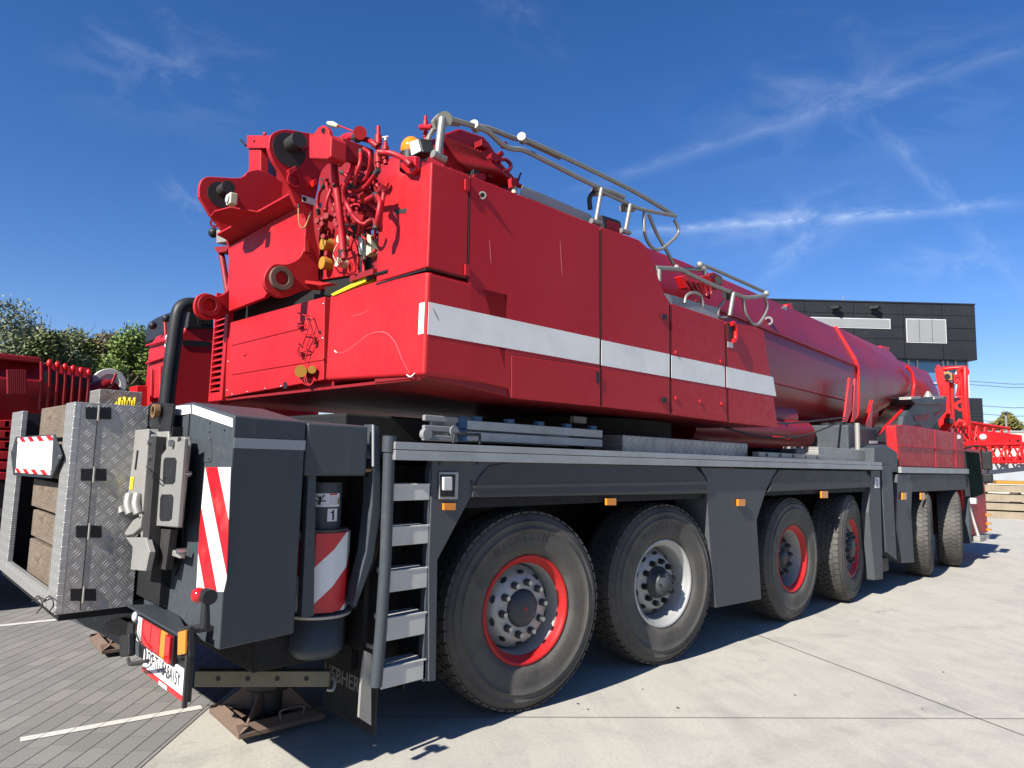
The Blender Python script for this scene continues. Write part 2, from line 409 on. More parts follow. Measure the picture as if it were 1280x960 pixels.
def root_loc(o):
    while o.parent: o = o.parent
    return o.location
def tag(o, label=None, cat=None, group=None, kind=None):
    if label: o['label'] = label
    if cat: o['category'] = cat
    if group: o['group'] = group
    if kind: o['kind'] = kind
    return o
def thing(name, label, cat, loc, group=None):
    o = bpy.data.objects.new(name, None); COL.objects.link(o); o.location = loc; o.empty_display_size = .2
    return tag(o, label, cat, group)
def poly(pts, **k): return [A(x, y, **k) for x, y in pts]
def spline(pts, n=6):
    pts = [Vector(p) for p in pts]; out = []
    for i in range(len(pts) - 1):
        p0 = pts[max(i - 1, 0)]; p1 = pts[i]; p2 = pts[i + 1]; p3 = pts[min(i + 2, len(pts) - 1)]
        for k in range(n):
            t = k / n; out.append(.5 * ((2 * p1) + (p2 - p0) * t + (2 * p0 - 5 * p1 + 4 * p2 - p3) * t * t + (3 * p1 - p0 - 3 * p2 + p3) * t ** 3))
    out.append(pts[-1]); return out
def text(name, body, size, origin, right, up, mat, parent, ext=.001, bold=0., sx=1.):
    cu = bpy.data.curves.new(name, 'FONT'); cu.body = body; cu.size = size; cu.extrude = ext; cu.align_x = 'CENTER'; cu.align_y = 'CENTER'; cu.offset = bold
    cu.resolution_u = 3
    tmp = bpy.data.objects.new('tmp', cu); me = bpy.data.meshes.new_from_object(tmp); bpy.data.objects.remove(tmp); bpy.data.curves.remove(cu)
    right, up = Vector(right).normalized(), Vector(up).normalized(); n = right.cross(up); off = Vector(root_loc(parent)) if parent else Vector((0, 0, 0))
    for v in me.vertices: v.co = Vector(origin) - off + right * (v.co.x * sx) + up * v.co.y + n * v.co.z
    me.materials.clear(); me.materials.append(M[mat]); me.name = name
    ob = bpy.data.objects.new(name, me); COL.objects.link(ob)
    if parent: ob.parent = parent
    return ob
XD, YD, ZD = Vector((1, 0, 0)), Vector((0, 1, 0)), Vector((0, 0, 1))

# ------------------------------------------------------------------ ground
def ground():
    d = Vector((math.cos(PDIR), math.sin(PDIR), 0)); n = Vector((-math.sin(PDIR), math.cos(PDIR), 0))
    p0 = (A(172, 960, Z=0) + A(245, 902, Z=0)) / 2
    m = MB(); S = 900
    m.add([(-S, -S, 0), (S, -S, 0), (S, S, 0), (-S, S, 0)], [(0, 1, 2, 3)]); tag(m.build('concrete_ground', 'concrete'), kind='structure')
    m = MB(); q = [p0 - d * 40, p0 + d * 60, p0 + d * 60 + n * 60, p0 - d * 40 + n * 60]; m.add([v + ZD * .004 for v in q], [(0, 1, 2, 3)])
    tag(m.build('paved_ground', 'paver'), kind='structure')
    def strip(a, b, wd, z, name, mat):
        a, b = Vector(a), Vector(b); t = (b - a).normalized(); s = Vector((-t.y, t.x, 0)) * wd / 2
        k = MB(); k.add([a - s + ZD * z, b - s + ZD * z, b + s + ZD * z, a + s + ZD * z], [(0, 1, 2, 3)]); return tag(k.build(name, mat), kind='structure')
    strip(A(25, 926, Z=0), A(252, 885, Z=0), .075, .008, 'parking_line', 'line')
    a, b = A(0, 783, Z=0), A(75, 775, Z=0); t = (b - a).normalized(); strip(a - t * 3, b + t * .5, .09, .008, 'parking_line', 'line')
    a, b = A(905, 778, Z=0), A(1280, 920, Z=0); t = (b - a).normalized(); strip(a - t * 12, b + t * 20, .009, .004, 'slab_joint', 'joint')
    a, b = A(640, 897, Z=0), A(1280, 899, Z=0); t = (b - a).normalized(); strip(a - t * 1.5, b + t * 20, .006, .005, 'slab_joint', 'joint')
    pass
    # small leaves and chips lying about
    for i in range(16):
        c = A(random.uniform(700, 1270), random.uniform(740, 950), Z=0); k = MB(); r = random.uniform(.006, .016); a0 = random.random() * 6
        k.add([c + Vector((math.cos(a0 + j * 1.257) * r * random.uniform(.5, 1), math.sin(a0 + j * 1.257) * r * random.uniform(.5, 1), .006)) for j in range(5)], [(0, 1, 2, 3, 4)])
        k.v = [(x, y, z) for x, y, z in k.v]
        tag(k.build('dry_leaf', 'bark'), 'tiny dark dry leaf lying on the pale concrete in front of the crane', 'leaf', 'dry leaves scattered on the concrete')
ground()

# ------------------------------------------------------------------ the crane
Y0 = 3.33; YC = 4.86
crane = thing('mobile_crane', 'large red six-axle mobile crane with dark grey carrier and white side stripe, filling the foreground', 'mobile crane', (1.35, YC, 0))
C = crane
def mirror_y(pts): return [Vector((p[0], 2 * YC - p[1], p[2])) for p in pts]
def sidepanel(name, pts, mat, Y=Y0, depth=.03, bev=.006, parent=None, far=False, seg=2):
    P_ = poly(pts, Y=Y); m = MB().prism(P_, (0, depth, 0))
    o = m.build(name, mat, parent or C, bev, seg)
    if far: MB().prism(mirror_y(P_), (0, -depth, 0)).build(name, mat, parent or C, 0)
    return o

# --- carrier
MB().box((1.5, 4.35, .78), (15.4, 5.37, 1.45)).box((1.9, 3.75, 1.45), (10.3, 5.97, 1.64)).build('chassis', 'under', C, .01)
MB().box((2.32, 3.395, 1.70), (10.38, 6.32, 1.745)).build('deck', 'alupaint', C)
for s in (0, 1):
    y0, y1 = (3.30, 3.39) if not s else (2 * YC - 3.30, 2 * YC - 3.39)
    m = MB().box((2.27, y0, 1.695), (10.40, y1, 1.752)).box((2.27, y0 + (.006 if not s else -.006), 1.756), (10.40, y1, 1.80))
    m.build('deck_rail', 'alu', C, .004)
# fenders
F = sidepanel('fender', [(541, 573), (640, 577), (610, 590), (597, 606), (588, 622), (547, 700), (545, 851), (536, 852), (536, 700)], 'grey_fender', 3.335, .04, .005)
sidepanel('fender_skirt', [(592, 610), (600, 595), (612, 582), (640, 577), (868, 583), (878, 592), (885, 604), (886, 617), (590, 622)], 'skirt', 3.325, .02, .008)
sidepanel('fender_skirt', [(592, 607), (886, 602), (886, 606), (592, 611)], 'skirt', 3.318, .008, .002)
sidepanel('fender', [(876, 584), (972, 587), (958, 612), (946, 650), (952, 749), (895, 760), (888, 690), (884, 625), (884, 600)], 'grey_fender', 3.335, .35, .006)
sidepanel('fender_skirt', [(962, 612), (966, 598), (974, 587), (1082, 589), (1088, 596), (1089, 609), (960, 615)], 'skirt', 3.325, .02, .008)
MB().prism(poly([(1089, 588), (1100, 588), (1104, 724), (1094, 725), (1086, 640)], Y=3.335), (0, .10, 0)).build('fender', 'grey_fender', C, .005)
MB().box((10.08, 3.35, .22), (10.18, 3.75, .62)).build('mud_flap', 'flap', C)
# inner wheel arches (dark liner under the deck) and far side
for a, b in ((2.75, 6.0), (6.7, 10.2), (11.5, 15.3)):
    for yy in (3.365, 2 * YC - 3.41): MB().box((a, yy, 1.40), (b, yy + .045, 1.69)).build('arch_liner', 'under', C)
MB().box((2.5, 6.34, .4), (2.9, 6.39, 1.69)).box((6.0, 6.34, .4), (6.7, 6.39, 1.69)).box((10.1, 6.34, .3), (11.5, 6.39, 1.69)).box((2.3, 6.3, 1.4), (15.3, 6.34, 1.69)).build('far_side_fender', 'grey', C)
for x in (6.35,): MB().box((6.0, 3.7, .5), (6.75, 4.3, 1.4)).build('air_tank_box', 'under', C, .02)
# side marker lamps and reflectors
for px, py, w_ in ((560, 633, 15), (762, 627, 12), (925, 628, 9), (1029, 618, 8), (1152, 620, 5), (1129, 620, 5)):
    MB().prism(poly([(px - w_ * .5, py - 4), (px + w_ * .5, py - 4), (px + w_ * .5, py + 4.5), (px - w_ * .5, py + 4.5)], Y=3.332), (0, -.02, 0)).build('side_marker', 'amber', C, .003)
fr = MB().prism(poly([(548, 590), (572, 590), (571, 624), (548, 624)], Y=3.333), (0, -.012, 0)).build('lamp_frame', 'alu', C, .003)
MB().prism(poly([(550, 593), (569, 593), (568, 621), (550, 621)], Y=3.320), (0, -.004, 0)).build('lamp_recess', 'black', fr)
MB().prism(poly([(552, 596), (563, 596), (563, 613), (552, 613)], Y=3.314), (0, -.022, 0)).build('lamp_lens', 'clear', fr, .006)
for px, py in ((597, 579), (590, 603), (550, 580)): MB().cyl(A(px, py, Y=3.334), A(px, py, Y=3.334) - YD * .008, .011, 10).build('bolt', 'greydk', C)

# access ladder
lad = MB()
lad.tube([A(487, 548, Y=3.36), A(482, 700, Y=3.36), A(476, 790, Y=3.36), A(470, 858, Y=3.36)], .034, 14)
lad.tube([A(487, 545, Y=3.36), A(486, 565, Y=3.36)], .040, 14)
lad = lad.build('access_ladder', 'grey', C)
MB().prism(poly([(541, 574), (541, 700), (535, 852), (528, 852), (534, 700), (537, 590)], Y=3.345), (0, .05, 0)).build('stile', 'grey', lad, .003)
for (xa, xb, ya, yb, yc, yd) in ((490, 538, 605, 626, 604, 625), (487, 537, 658, 682, 656, 680), (484, 536, 713, 740, 709, 735), (481, 534, 771, 800, 766, 794), (477, 533, 834, 860, 824, 850)):
    p = [A(xa, ya, Y=3.345), A(xb, yc, Y=3.345), A(xb, yd, Y=3.345), A(xa, yb, Y=3.345)]
    z1 = (p[0].z + p[1].z) / 2; z0 = (p[2].z + p[3].z) / 2
    MB().box((p[0].x, 3.345, z0), (p[1].x, 3.352, z1)).box((p[0].x + .03, 3.352, z1 - .03), (p[1].x, 3.50, z1 - .002)).box((p[0].x, 3.341, z1 - .012), (p[1].x, 3.35, z1)).build('step', 'step_alu', lad, .004)
MB().box((2.27, 3.66, .45), (2.65, 3.70, 1.66)).box((2.60, 3.41, .46), (2.62, 3.9, 1.66)).build('ladder_backing_sun_block', 'under', C)  # second box is added to block sun specks from the first tyre

# --- rear tower (outrigger housing) right
tw_lo = [(1.345, 3.335, .79), (1.762, 3.335, .79), (1.762, 4.28, .79), (1.345, 4.28, .79)]
tw = MB()
x0 = 1.345
tw.add([(x0, 3.33, .79), (1.762, 3.40, .79), (1.762, 4.6, .79), (x0, 4.6, .79),
        (x0, 3.33, 1.895), (1.762, 3.40, 1.888), (1.762, 3.93, 1.975), (x0, 3.93, 1.985),
        (x0 + .03, 4.6, 1.975), (1.762, 4.6, 1.975)],
       [(0, 1, 5, 4), (3, 0, 4, 7, 8), (4, 5, 6, 7), (7, 6, 9, 8), (1, 2, 9, 6, 5), (2, 3, 8, 9), (0, 3, 2, 1)])
tw = tw.build('outrigger_housing', 'grey', C, .012, 2)
# shoulder from the tower to the hood (top cover going forward)
MB().hexa([(1.765, 3.40, 1.70), (2.20, 3.40, 1.70), (2.20, 5.2, 1.70), (1.765, 5.2, 1.70)],
          [(1.765, 3.50, 1.90), (2.20, 3.50, 1.89), (2.20, 5.2, 1.965), (1.765, 5.2, 1.975)]).build('top_cover', 'grey', C, .012)
MB().box((1.765, 3.395, 1.60), (2.145, 3.43, 1.885)).build('hood', 'grey', C, .015)
MB().prism(poly([(466, 530), (474, 534), (476, 590), (476, 640), (467, 700), (445, 760), (441, 755), (458, 690), (465, 630), (466, 590)], Y=3.40), (0, .10, 0)).build('hood_frame', 'grey', C, .006)
MB().tube(poly([(466.5, 531), (466.5, 583)], Y=3.395), .008, 8).build('weld_edge', 'tape', C)
# tapes
MB().prism([Vector((1.350, 3.328, A(291, 547, Y=3.33).z)), Vector((1.760, 3.397, A(388, 551, Y=3.40).z)), Vector((1.760, 3.397, A(388, 563, Y=3.40).z)), Vector((1.350, 3.328, A(291, 560, Y=3.33).z))], (0, -.0025, 0)).build('reflective_tape', 'tape', tw)
yz = lambda px, py: A(px, py, X=x0)
MB().prism([yz(241, 506), yz(291, 523), yz(291, 534), yz(241, 517)], (-.0025, 0, 0)).build('reflective_tape', 'white', tw)
MB().prism([yz(216, 508), yz(239, 506), yz(239, 517), yz(216, 520)], (-.0025, 0, 0)).build('reflective_tape', 'white', tw)
MB().prism([yz(257, 584), yz(289, 584), yz(283.5, 725), yz(280, 740), yz(246, 738), yz(250, 660)], (-.003, 0, 0)).build('warning_board', 'stripe_back', tw)
pl = MB().prism([yz(239, 547), yz(265, 546), yz(265, 575), yz(262, 578), yz(238, 577)], (-.004, 0, 0)).build('access_plate', 'grey', tw, .002)
for px, py in ((237, 548), (263.5, 548), (262, 572)): MB().cyl(yz(px, py), yz(px, py) - XD * .010, .009, 10).build('bolt', 'chrome', pl)
for px, py in ((263, 529), (262.5, 540), (281, 538)): MB().cyl(yz(px, py), yz(px, py) - XD * .004, .005, 8).build('bolt', 'black', pl)
MB().box((x0 - .004, 3.93, 1.2), (x0, 3.936, 1.97)).build('seam', 'black', tw)
for px, py, q in ((226, 590, 247), (220, 686, 241)):
    a, b = yz(px, py), yz(q, py + 2); MB().box((x0 - .06, b.y, a.z - .018), (x0 - .035, a.y, a.z + .012)).build('hinge_rod', 'alupaint', tw, .003)
    MB().cyl((x0 - .03, b.y + .01, b.z), (x0 - .075, b.y + .01, b.z), .014, 10).build('rod_bolt', 'chrome', tw)
MB().prism(poly([(388, 537), (396, 537), (392, 770), (377, 772)], Y=3.42), (0, .05, 0)).build('guard_frame', 'grey', C)
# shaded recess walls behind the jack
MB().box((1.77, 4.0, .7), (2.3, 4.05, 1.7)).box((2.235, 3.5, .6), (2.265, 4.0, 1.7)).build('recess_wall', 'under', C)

# --- outrigger jack, number 1
JX, JY = 1.995, 3.60
jack = MB().cyl((JX, JY, .83), (JX, JY, 1.56), .105, 32).build('outrigger_jack', 'grey', C)
def decal(cx, z0, z1, w_, name, mat, off=.002, r=.105, yaw=-98):
    m = MB(); vs = []; n = 8
    for k in range(n + 1):
        a = R(yaw) + (k / n - .5) * w_ / r
        a += cx / r
        for z in (z0, z1): vs.append((JX + math.cos(a) * (r + off), JY + math.sin(a) * (r + off), z))
    m.add(vs, [(2 * k, 2 * k + 2, 2 * k + 3, 2 * k + 1) for k in range(n)], True); return m.build(name, mat, jack)
decal(-.012, 1.425, 1.50, .155, 'warning_label', 'sign')
decal(.020, 1.490, 1.499, .045, 'label_header', 'redlens', .0028)
for k in range(5): decal(.020, 1.478 - k * .009, 1.481 - k * .009, .042, 'label_line', 'label_grey', .0028)
decal(.055, 1.44, 1.475, .014, 'label_triangle', 'ochre', .003)
decal(-.055, 1.455, 1.462, .062, 'pictogram', 'ink', .003)
decal(-.055, 1.435, 1.485, .010, 'pictogram', 'ink', .0032)
for a_, b_ in (((-.075, 1.488), (-.045, 1.455)), ((-.032, 1.492), (-.070, 1.438))):
    m = MB(); P2 = []
    for (u, z) in (a_, b_):
        an = R(-98) + u / .105; P2.append(Vector((JX + math.cos(an) * .1085, JY + math.sin(an) * .1085, z)))
    m.tube(P2, .0032, 6).build('pictogram', 'ink', jack)
decal(.020, 1.345, 1.415, .062, 'number_plate', 'sign')
decal(.023, 1.352, 1.408, .011, 'number', 'ink', .0032)
decal(.014, 1.390, 1.399, .012, 'number', 'ink', .0034)
MB().ring((JX, JY, 1.285), (JX, JY, 1.30), .155, .09, 8).build('collar', 'rust', jack)
g = MB(); ga = [R(-165), R(-128), R(-92), R(-58), R(-20)]; gr = .165
for i in range(4):
    p, q = [Vector((JX + math.cos(a) * gr, JY + math.sin(a) * gr, 0)) for a in (ga[i], ga[i + 1])]
    nrm_ = Vector(((p + q) / 2 - Vector((JX, JY, 0)))).normalized() * .008
    g.add([p + ZD * .86, q + ZD * .86, q + ZD * 1.285, p + ZD * 1.285, p - nrm_ + ZD * .86, q - nrm_ + ZD * .86, q - nrm_ + ZD * 1.285, p - nrm_ + ZD * 1.285],
          [(0, 1, 2, 3), (7, 6, 5, 4), (0, 4, 5, 1), (3, 2, 6, 7)])
g.build('jack_guard', 'stripe_side', C)
MB().lathe([(.0, .83), (.185, .83), (.19, .845), (.0, .845)], (JX, JY, 0), 'Z', 32, False, False).build('jack_flange', 'alupaint', C)
MB().lathe([(.0, .60), (.12, .605), (.150, .64), (.155, .66), (.150, .67), (.152, .82), (.0, .82)], (JX, JY, 0), 'Z', 32, False).build('jack_foot_socket', 'grey', C)
MB().tube(spline(poly([(391, 590), (455, 588), (467, 592), (468, 640), (466, 690), (455, 715), (443, 745)], Y=3.42), 4), .011, 8).build('guard_bar', 'copper', C)
MB().tube(spline(poly([(458, 594), (470, 596), (472, 650), (468, 695), (455, 725), (440, 760)], Y=3.46), 4), .014, 8).build('guard_bar', 'black', C)
MB().prism(poly([(455, 596), (462, 620), (462, 690), (456, 690), (450, 655), (452, 640)], Y=3.62), (0, .03, 0)).build('bracket', 'grey', C)

# --- stowed outrigger beam, perforated arm and foot pads
def beam_between(a, b, h, t_, name, mat, holes=5):
    a, b = Vector(a), Vector(b); d = (b - a).normalized(); s = Vector((-d.y, d.x, 0)) * t_
    m = MB().prism([a + ZD * h / 2, b + ZD * h / 2, b - ZD * h / 2, a - ZD * h / 2], s); o = m.build(name, mat, C, .004)
    for k in range(holes):
        p = a.lerp(b, (k + .8) / (holes + .6)) + ZD * .004; sg = -1 if (s.y > 0) else 1
        MB().cyl(p + s.normalized() * -.0015, p - s.normalized() * -.002, .014, 12).build('bolt_hole', 'black', o)
    return o
beam_between(A(243, 849, Z=.455), A(412, 849, Z=.455), .085, .06, 'outrigger_beam', 'beam', 4)
MB().tube(spline([A(398, 845, Z=.47), A(412, 842, Z=.47), A(419, 850, Z=.45), A(416, 862, Z=.41), A(409, 862, Z=.41)], 4), .009, 8).build('hook_loop', 'alupaint', C)
beam_between(A(308, 828, Z=.56), A(372, 803, Z=.62), .06, .03, 'support_arm', 'beam', 3)
def footpad(c, yaw, s, name='foot_pad'):
    c = Vector(c); rt = Matrix.Rotation(yaw, 3, 'Z'); T = lambda x, y, z: c + rt @ Vector((x, y, z))
    m = MB(); h = s
    m.add([T(-h, -h, .02), T(h, -h, .02), T(h, h, .02), T(-h, h, .02), T(-h, -h, .045), T(h, -h, .045), T(h, h, .045), T(-h, h, .045)],
          [(3,2,1,0),(4,5,6,7),(0,1,5,4),(1,2,6,5),(2,3,7,6),(3,0,4,7)])
    for (a, b) in (((-h, -h), (h, -h)), ((h, -h), (h, h)), ((h, h), (-h, h)), ((-h, h), (-h, -h))):
        p, q = Vector((*a, 0)), Vector((*b, 0)); inn = -(p + q).normalized() * .07 * s / .33
        m.add([T(p.x, p.y, .046), T(q.x, q.y, .046), T(q.x + inn.x, q.y + inn.y, .085), T(p.x + inn.x, p.y + inn.y, .085), T(p.x, p.y, .040), T(q.x, q.y, .040)], [(0, 1, 2, 3), (0, 4, 5, 1)])
    o = m.build(name, 'rust', C, .004)
    k = s / .33
    for a in range(4):
        r2 = Matrix.Rotation(yaw + R(45 + 90 * a), 3, 'Z'); d = r2 @ XD; sd_ = r2 @ YD * .012
        MB().prism([c + d * .10 * k + ZD * .06, c + d * .38 * k + ZD * .06, c + d * .36 * k + ZD * .085, c + d * .13 * k + ZD * .24], sd_).build('gusset', 'rust', o)
    m = MB(); m.tube([c + ZD * .06, c + ZD * .20], .12 * k, 24); m.build('socket', 'blacksteel', o)
    m = MB(); m.tube([c + ZD * .20, c + ZD * .225, c + ZD * .265, c + ZD * .29], [.17 * k, .20 * k, .20 * k, .17 * k], 10); m.build('socket_collar', 'blacksteel', o, .006)
    hb = T(h * .25, -h * .86, .07); hd = rt @ Vector((.07, 0, 0)); MB().tube(spline([hb - hd, hb - hd + ZD * .05, hb + hd + ZD * .05, hb + hd], 4), .008, 8).build('handle', 'rust', o)
    return o
pA, pB, pC_ = A(245, 896, Z=.03), A(290, 930, Z=.03), A(420, 898, Z=.03)
pc = (pA + pC_) / 2; yaw = math.atan2((pC_ - pB).y, (pC_ - pB).x)
footpad((pc.x, pc.y, .02), yaw, .27)
MB().cyl((pc.x, pc.y, .28), (pc.x, pc.y, .60), .085, 20).build('jack_piston', 'blacksteel', C)
MB().box((1.65, 3.62, .56), (2.2, 5.4, .78)).build('rear_crossbeam', 'under', C, .01)
pc2 = A(150, 812, Z=.03); footpad((pc2.x + .12, pc2.y + .15, .02), yaw, .27)
MB().cyl((pc2.x + .12, pc2.y + .15, .28), (pc2.x + .12, pc2.y + .15, .60), .085, 20).build('jack_piston', 'blacksteel', C)
m = MB().prism([A(80, 765, X=1.3), A(200, 765, X=1.3), A(200, 838, X=1.3), A(120, 790, X=1.3), A(85, 775, X=1.3)], (.08, 0, 0)); m.build('rear_crossmember', 'grey', C, .01)
MB().prism(poly([(130, 780), (150, 772), (165, 780), (165, 800), (135, 792)], X=1.27), (.03, 0, 0)).build('tow_bracket', 'black', C, .006)

# --- rear light cluster
LX = 1.245
zt = .856
lb = MB().box((LX, 3.40, .56), (LX + .02, 4.02, .84)).build('rear_lamp_carrier', 'black', C)
lp = MB(); lp.hexa([(LX - .032, 4.30, zt - .012), (LX - .032, 3.42, zt - .012), (LX - .01, 3.38, zt - .012), (LX + .17, 4.18, zt - .012)],
        [(LX - .032, 4.30, zt), (LX - .032, 3.42, zt), (LX - .01, 3.38, zt), (LX + .17, 4.18, zt)])
lp.build('lamp_cover_plate', 'greydk', lb, .003)
xl = LX - .03
lamp = MB().box((xl + .004, A(172, 768, X=xl).y, .695), (LX - .001, A(219, 768, X=xl).y, .832)).build('tail_lamp', 'black', lb)
def lens(px0, px1, mat, name='lens', dx=0):
    a, b = A(px0, 768, X=xl), A(px1, 768, X=xl)
    MB().box((xl - dx, a.y, .70), (LX - .002, b.y + .002, .828)).build(name, mat, lamp, .004)
lens(172.5, 178, 'clear', 'reflector'); lens(178, 190, 'redlens'); lens(190.5, 202, 'redlens'); lens(202.5, 211, 'amber'); lens(211.5, 218, 'redlens', dx=.012)
sl_ = MB().prism([A(*q, X=LX - .02) for q in ((221.5, 790), (237.5, 784), (237.5, 821), (221.5, 823))], (.018, 0, 0)).build('side_lamp_backing', 'black', lb)
MB().prism([A(*q, X=LX - .024) for q in ((225.5, 789.5), (235, 787), (234, 817), (225, 818.5))], (-.012, 0, 0)).build('side_lens', 'amber', sl_, .003)
MB().box((LX - .025, 3.375, .545), (LX - .005, 3.395, zt - .013)).build('post', 'blacksteel', lb, .002)
pln = MB().box((LX - .012, 3.40, .585), (LX - .001, 4.02, .70)).build('number_plate', 'sign', lb, .002)
text('plate_text', "SYF:TU-8A8A15Y", .092, (LX - .0135, 3.71, .641), (0, -1, 0), ZD, 'ink', pln, .0004, .0002, .72)
MB().box((LX - .016, 3.40, .562), (LX - .001, 4.02, .583)).build('red_reflector', 'redlens', lb, .002)
MB().box((LX - .0185, 3.62, .564), (LX - .0165, 3.74, .581)).build('reflector_gap', 'sign', lb)
wl = MB().ball(A(169, 771, X=LX), .028, 12, 8, (.6, 1, 1)).build('work_lamp', 'clear', C)
wb = MB().prism(poly([(148, 794), (160, 792), (160, 821), (149, 822)], X=1.19), (.04, 0, 0)).build('rear_work_lamp', 'black', C, .012)
MB().tube(spline([A(172, 776, X=1.2), A(170, 790, X=1.2), A(176, 805, X=1.2), A(182, 812, X=1.2), A(180, 828, X=1.2), A(165, 832, X=1.2)], 5), .004, 6).build('cable', 'black', C)
MB().tube([A(160, 823, X=1.15), A(162, 830, X=1.15), A(185, 826, X=1.15)], .009, 8).build('lamp_bracket', 'blacksteel', C)
# red round marker lamp on rubber stalk
s0, s1 = A(256, 785, X=1.22), A(257, 752, X=1.22)
ml = MB().tube([s0, s0.lerp(s1, .5), s1], [.022, .020, .016], 14).build('marker_lamp', 'black', C)
hd = A(257, 744, X=1.22); MB().cyl(hd - YD * .005, hd - YD * .055, .033, 18).build('housing', 'black', ml, .006)
MB().ball(hd + YD * .020 - XD * .022, .034, 14, 8, (1, 1.1, 1)).build('lens', 'redlens', ml)
MB().box((1.21, 3.40, .868), (1.35, 3.48, .89)).build('bracket', 'blacksteel', C)

# --- chequer plate rack with timber
RX, RY0, RY1, RZ0, RZ1 = .905, 4.45, 6.62, .815, 1.975
rack = MB().box((RX, RY0, RZ0), (1.285, RY0 + .012, RZ1)).build('timber_rack', 'check_side', C, .003)
ex = 0.20
def frameback(y0, y1, z0=RZ0, z1=RZ1): return MB().box((RX - .004, y0, z0), (RX + .03, y1, z1))
yb_ = [A(x, 505, X=RX).y for x in (94, 75, 30, 17)]
frameback(RY0 - .001, A(73, 600, X=RX).y - .03).build('frame_post', 'check_back', rack, .004)
frameback(A(29, 515, X=RX).y, A(16.5, 515, X=RX).y).build('frame_post', 'check_back', rack, .004)
frameback(A(73, 600, X=RX).y - .03, A(29, 515, X=RX).y, RZ0, RZ0 + .09).build('frame_sill', 'check_back', rack, .004)
MB().box((1.38, RY0 + .02, RZ0), (1.42, A(17, 515, X=RX).y, RZ1 - .02)).box((RX + .03, A(18, 515, X=RX).y - .02, RZ0), (1.42, A(17, 515, X=RX).y, RZ1)).build('rack_back', 'black', rack)
MB().box((RX + .03, RY0 + .02, RZ0), (1.38, A(18, 515, X=RX).y - .03, RZ0 + .03)).build('rack_floor', 'black', rack)
for py in (516, 593, 664, 743):
    for q in (-1, 1):
        cx_ = {516: 123, 593: 117, 664: 111, 743: 104}[py]
        p = poly([(cx_ + q * 9 - 7, py - 7), (cx_ + q * 9 + 7, py - 7), (cx_ + q * 9 + 7, py + 8), (cx_ + q * 9 - 7, py + 8)], Y=RY0 - .001)
        MB().prism(p, (0, -.004, 0)).build('black_tape', 'black', rack)
    p = A(cx_, py, Y=RY0); MB().cyl((p.x, p.y - .008, p.z - .045), (p.x, p.y - .008, p.z + .045), .006, 8).build('hinge_pin', 'alupaint', rack)
p0_, p1_ = A(123, 510, Y=RY0), A(103, 755, Y=RY0)
MB().tube([Vector((p0_.x + .0, RY0 - .001, RZ1 - .01)), Vector((p0_.x, RY0 - .001, RZ0 + .01))], .0025, 6).build('door_gap', 'black', rack)
# sign on the rack
sp_ = [A(x, y, X=RX - .02) for x, y in ((22, 546), (70, 543), (79, 570), (67, 598), (19, 594), (16, 568))]
sg = MB().prism(sp_, (-.012, 0, 0)).build('rack_sign', 'greydk', rack, .003)
sf = [A(x, y, X=RX - .033) for x, y in ((23, 547.5), (67, 544.5), (64, 594), (20, 590.5))]
MB().prism(sf, (-.002, 0, 0)).build('sign_face', 'sign', sg)
tl, tr, br_, bl = [v - XD * .004 for v in sf]
for (a, b, c_, d_) in ((tl, tr, tr.lerp(br_, .12), tl.lerp(bl, .12)), (bl.lerp(tl, .12), br_.lerp(tr, .12), br_, bl)):
    MB().prism([a, b, c_, d_], (-.0015, 0, 0)).build('sign_border', 'stripe_edge', sg)
for q in ((76, 571), (17, 565)): MB().cyl(A(*q, X=RX - .03), A(*q, X=RX - .03) - XD * .015, .010, 10).build('wing_bolt', 'chrome', sg)
# clips under the rack
for q in (48, 62): MB().tube(spline([A(q - 8, 752, X=.9), A(q, 745, X=.88), A(q + 5, 756, X=.88), A(q - 2, 766, X=.88)], 4), .004, 6).build('chain_clip', 'blacksteel', rack)
MB().box((.93, 4.5, .77), (1.35, 6.4, .81)).build('rack_bearer', 'under', rack)

# mount ear with bronze bush
ear = A(197, 515, Y=4.33)
pts = [(216, 505), (200, 503), (189, 504), (181, 509), (178, 517), (180, 527), (187, 534), (193, 540), (212, 541)]
ear_o = MB().prism(poly(pts, X=1.29), (.02, 0, 0)).build('mounting_lug', 'black', C, .006)
e = A(198, 514, X=1.275); MB().ring(e, e + XD * -.03, .040, .028, 24).build('bush', 'copper', ear_o); MB().cyl(e + XD * .03, e - XD * .004, .030, 20).build('bush_bore', 'under', ear_o)

# folded aluminium arms hanging on the rear
def plate(name, pts, X, ext, mat, parent, bev=.004): return MB().prism(poly(pts, X=X), (ext, 0, 0)).build(name, mat, parent, bev)
arm = plate('folding_arm', [(165, 538), (186, 536), (190, 545), (181, 690), (178, 695), (173, 640), (166, 632), (157, 630)], 1.22, .05, 'alupaint', C)
MB().prism(poly([(170, 538), (186, 536), (178, 640), (157, 640)], X=1.205), (.012, 0, 0)).build('arm_face', 'alupaint', arm, .004)
MB().prism(poly([(187, 545), (195, 546), (183, 706), (176, 700)], X=1.20), (.06, 0, 0)).build('arm_edge', 'blacksteel', arm, .003)
MB().tube([A(172.5, 563, X=1.203), A(169.5, 587, X=1.203)], .007, 8).build('slot', 'black', arm)
MB().prism(poly([(163.5, 596), (167.5, 596), (166, 612), (162, 612)], X=1.203), (-.002, 0, 0)).build('yellow_label', 'yellow', arm)
for k, (x_, y_) in enumerate(((152, 617), (162, 618), (172, 618))):
    MB().tube(spline([A(x_, y_, X=1.19), A(x_ - 2, y_ + 12, X=1.18), A(x_ + 1, y_ + 24, X=1.19)], 4), .024, 10).build('finger', 'alupaint', arm, 0)
MB().prism(poly([(166, 650), (177, 644), (175, 660), (166, 668), (157, 670), (155, 666)], X=1.20), (.04, 0, 0)).build('latch', 'alupaint', arm, .006)
